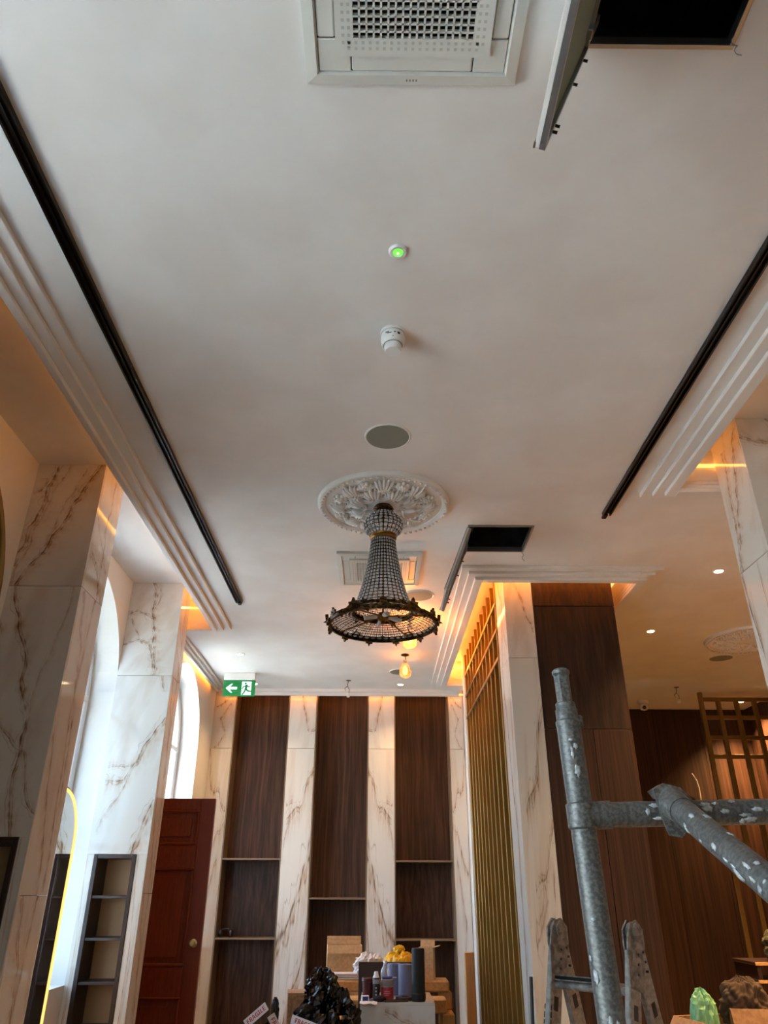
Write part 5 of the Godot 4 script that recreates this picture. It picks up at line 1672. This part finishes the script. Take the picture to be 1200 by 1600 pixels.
	for k in 3:
		part(ws, "fold", boxm(Vector3(-0.15 + 0.01 * k, 0.016 * k, -0.09), Vector3(0.13 - 0.01 * k, 0.016 * k + 0.015, 0.03), 0.006), M.white_bag)
	# bin bags
	var bb := thing("bin_bag", "big shiny black bin bag with striped tape beside the plinth", "bin bag", Vector3(-0.325, 0, -5.75))
	part(bb, "body", lump(Vector3(0.21, 0.66, 0.18), 21, 0.30, 1.6, 34, 0.1, 1.0, 0.14, true), M.binbag)
	part(bb, "upper_body", lump(Vector3(0.19, 0.42, 0.16), 29, 0.30, 1.5, 36, 0.1, 1.0, 0.17, true), M.binbag).position = Vector3(0.01, 0.48, 0.02)
	part(bb, "gathered_neck", lump(Vector3(0.10, 0.24, 0.08), 22, 0.34, 1.5, 24, 0.2, 1.0, 0.22, true), M.binbag).position = Vector3(-0.03, 0.76, 0.03)
	tape(bb, Vector3(-0.12, 0.70, 0.195), Vector3(0.0, -0.3, -0.25), 0.19, "FRAGILE")
	var b2 := thing("bin_bag", "small black bin bag wrapped with striped tape beside the plinth's dark board", "bin bag", Vector3(-0.07, 0, -5.56))
	part(b2, "body", lump(Vector3(0.06, 0.74, 0.06), 26, 0.28, 1.6, 26, 0.2, 0.5, 0.18, true), M.binbag)
	tape(b2, Vector3(0.0, 0.66, 0.09), Vector3(0, 0.1, 0.05), 0.12, "FRAGI")
	var b3 := thing("torn_bag", "torn black plastic with dangling red lettered tape on the cardboard box", "plastic scrap", Vector3(-0.69, 0, -5.7))
	part(b3, "body", lump(Vector3(0.11, 0.76, 0.09), 27, 0.34, 1.6, 26, 0.3, 1.0, 0.22, true), M.binbag)
	part(b3, "strip", lump(Vector3(0.025, 0.17, 0.02), 28, 0.3, 2.0, 20, 0.3), M.binbag).position = Vector3(0.04, 0.68, 0.03)
	tape(b3, Vector3(-0.07, 0.74, 0.10), Vector3(0, -0.2, 0.65), 0.17, "FRAGILE")
	tape(b3, Vector3(0.05, 0.70, 0.10), Vector3(0, 0.2, -1.0), 0.10, "FRA")
	var bx := thing("cardboard_box", "closed brown cardboard box between the torn plastic and the big bin bag", "box", Vector3(-0.50, 0, -6.22), 0.12)
	part(bx, "body", boxm(Vector3(-0.13, 0, -0.12), Vector3(0.13, 0.80, 0.12), 0.004), M.card)
	part(bx, "top_flap", boxm(Vector3(-0.13, 0.801, -0.12), Vector3(-0.004, 0.806, 0.12), 0.001), M.card)
	part(bx, "top_flap", boxm(Vector3(0.004, 0.801, -0.12), Vector3(0.13, 0.806, 0.12), 0.001), M.card)
	# lengths of timber by the gold screen
	var pi_ := thing("pine_plank", "light pine plank leaning upright in the corner by the gold screen", "plank", Vector3(0.83, 0, -7.62))
	part(pi_, "board", boxm(Vector3(-0.042, 0, -0.03), Vector3(0.042, 0.955, 0.03), 0.003), M.pine)
	var pol := thing("black_pole", "thin black pole leaning against the marble side of the pier", "pole")
	var sp := soft()
	tube(sp, [Vector3(0.835, 0.0, -4.9), Vector3(0.905, 1.0, -5.05)], 0.011, 10)
	part(pol, "shaft", sp, M.black)

# ---------------------------------------------------------------- clutter on the right
func clutter_right():
	var b := carton("open_carton", "large open orange brown cardboard box below the brown cloth", Vector3(1.93, 0.0, -4.55), Vector3(0.62, 0.86, 0.4), 0.25, M.card, [2.5, null, null, 2.4])
	var g := thing("green_bag", "pale green plastic bag standing up out of the cardboard box", "plastic bag", Vector3(1.70, 0.008, -4.55))
	part(g, "body", lump(Vector3(0.06, 0.80, 0.05), 51, 0.15, 1.0, 40, 0.05, 0.3), M.green_bag)
	part(g, "gathered_top", lump(Vector3(0.068, 0.30, 0.045), 52, 0.20, 1.3, 24, 0.2, 0.9, 0.13, true), M.green_bag).position = Vector3(0.0, 0.71, 0.0)
	var c := carton("open_carton", "smaller open cardboard box holding crumpled brown cloth", Vector3(1.97, 0.66, -4.60), Vector3(0.26, 0.25, 0.2), -0.15, M.card, [null, 0.9, 2.75, null])
	var cl := part(self, "brown_cloth", lump(Vector3(0.125, 0.20, 0.09), 55, 0.22, 1.0, 60, 0.0, 1.0, 0.16), mat(Color(0.22, 0.15, 0.09), 0.9))
	cl.position = Vector3(1.94, 0.83, -4.60)
	tag(cl, "crumpled dark brown cloth heaped in the smaller cardboard box", "cloth")
	var dk := part(self, "grey_bag", lump(Vector3(0.05, 0.88, 0.05), 57, 0.2, 1.8, 40, 0.2, 0.25), mat(Color(0.06, 0.065, 0.075), 0.4))
	dk.position = Vector3(1.52, 0.0, -4.45)
	tag(dk, "dark grey plastic sack squeezed beside the large cardboard box", "sack")
	var wk := thing("work_shelf", "low shelf with pale edged boards stacked against the gold lattice screen", "shelf", Vector3(3.1, 0, -6.4))
	for y in [0.45, 0.86, 0.97]:
		part(wk, "board", boxm(Vector3(-0.35, y, -0.2), Vector3(0.7, y + 0.02, 0.196), 0.003), M.walnut_plain)
		part(wk, "edge_strip", boxm(Vector3(-0.35, y, 0.196), Vector3(0.7, y + 0.02, 0.2), 0.001), M.pine)
	for x in [-0.34, 0.66]:
		part(wk, "side", boxm(Vector3(x, 0, -0.19), Vector3(x + 0.03, 0.97, 0.19), 0.003), M.walnut_plain)
	carton("open_carton", "open cardboard box with drooping flaps in front of the low shelf", Vector3(2.85, 0.0, -5.6), Vector3(0.5, 0.70, 0.35), -0.2, M.card, [2.2, 0.6, 2.6, 0.4])
	var tb := part(self, "green_tool_bag", lump(Vector3(0.14, 0.22, 0.1), 61, 0.3, 1.6, 30), speckled(Color(0.10, 0.11, 0.07), Color(0.36, 0.36, 0.27), 62, 9.0, 0.85))
	tb.position = Vector3(3.05, 0.99, -6.35)
	tag(tb, "mottled green tool bag lying on the low shelf", "bag")
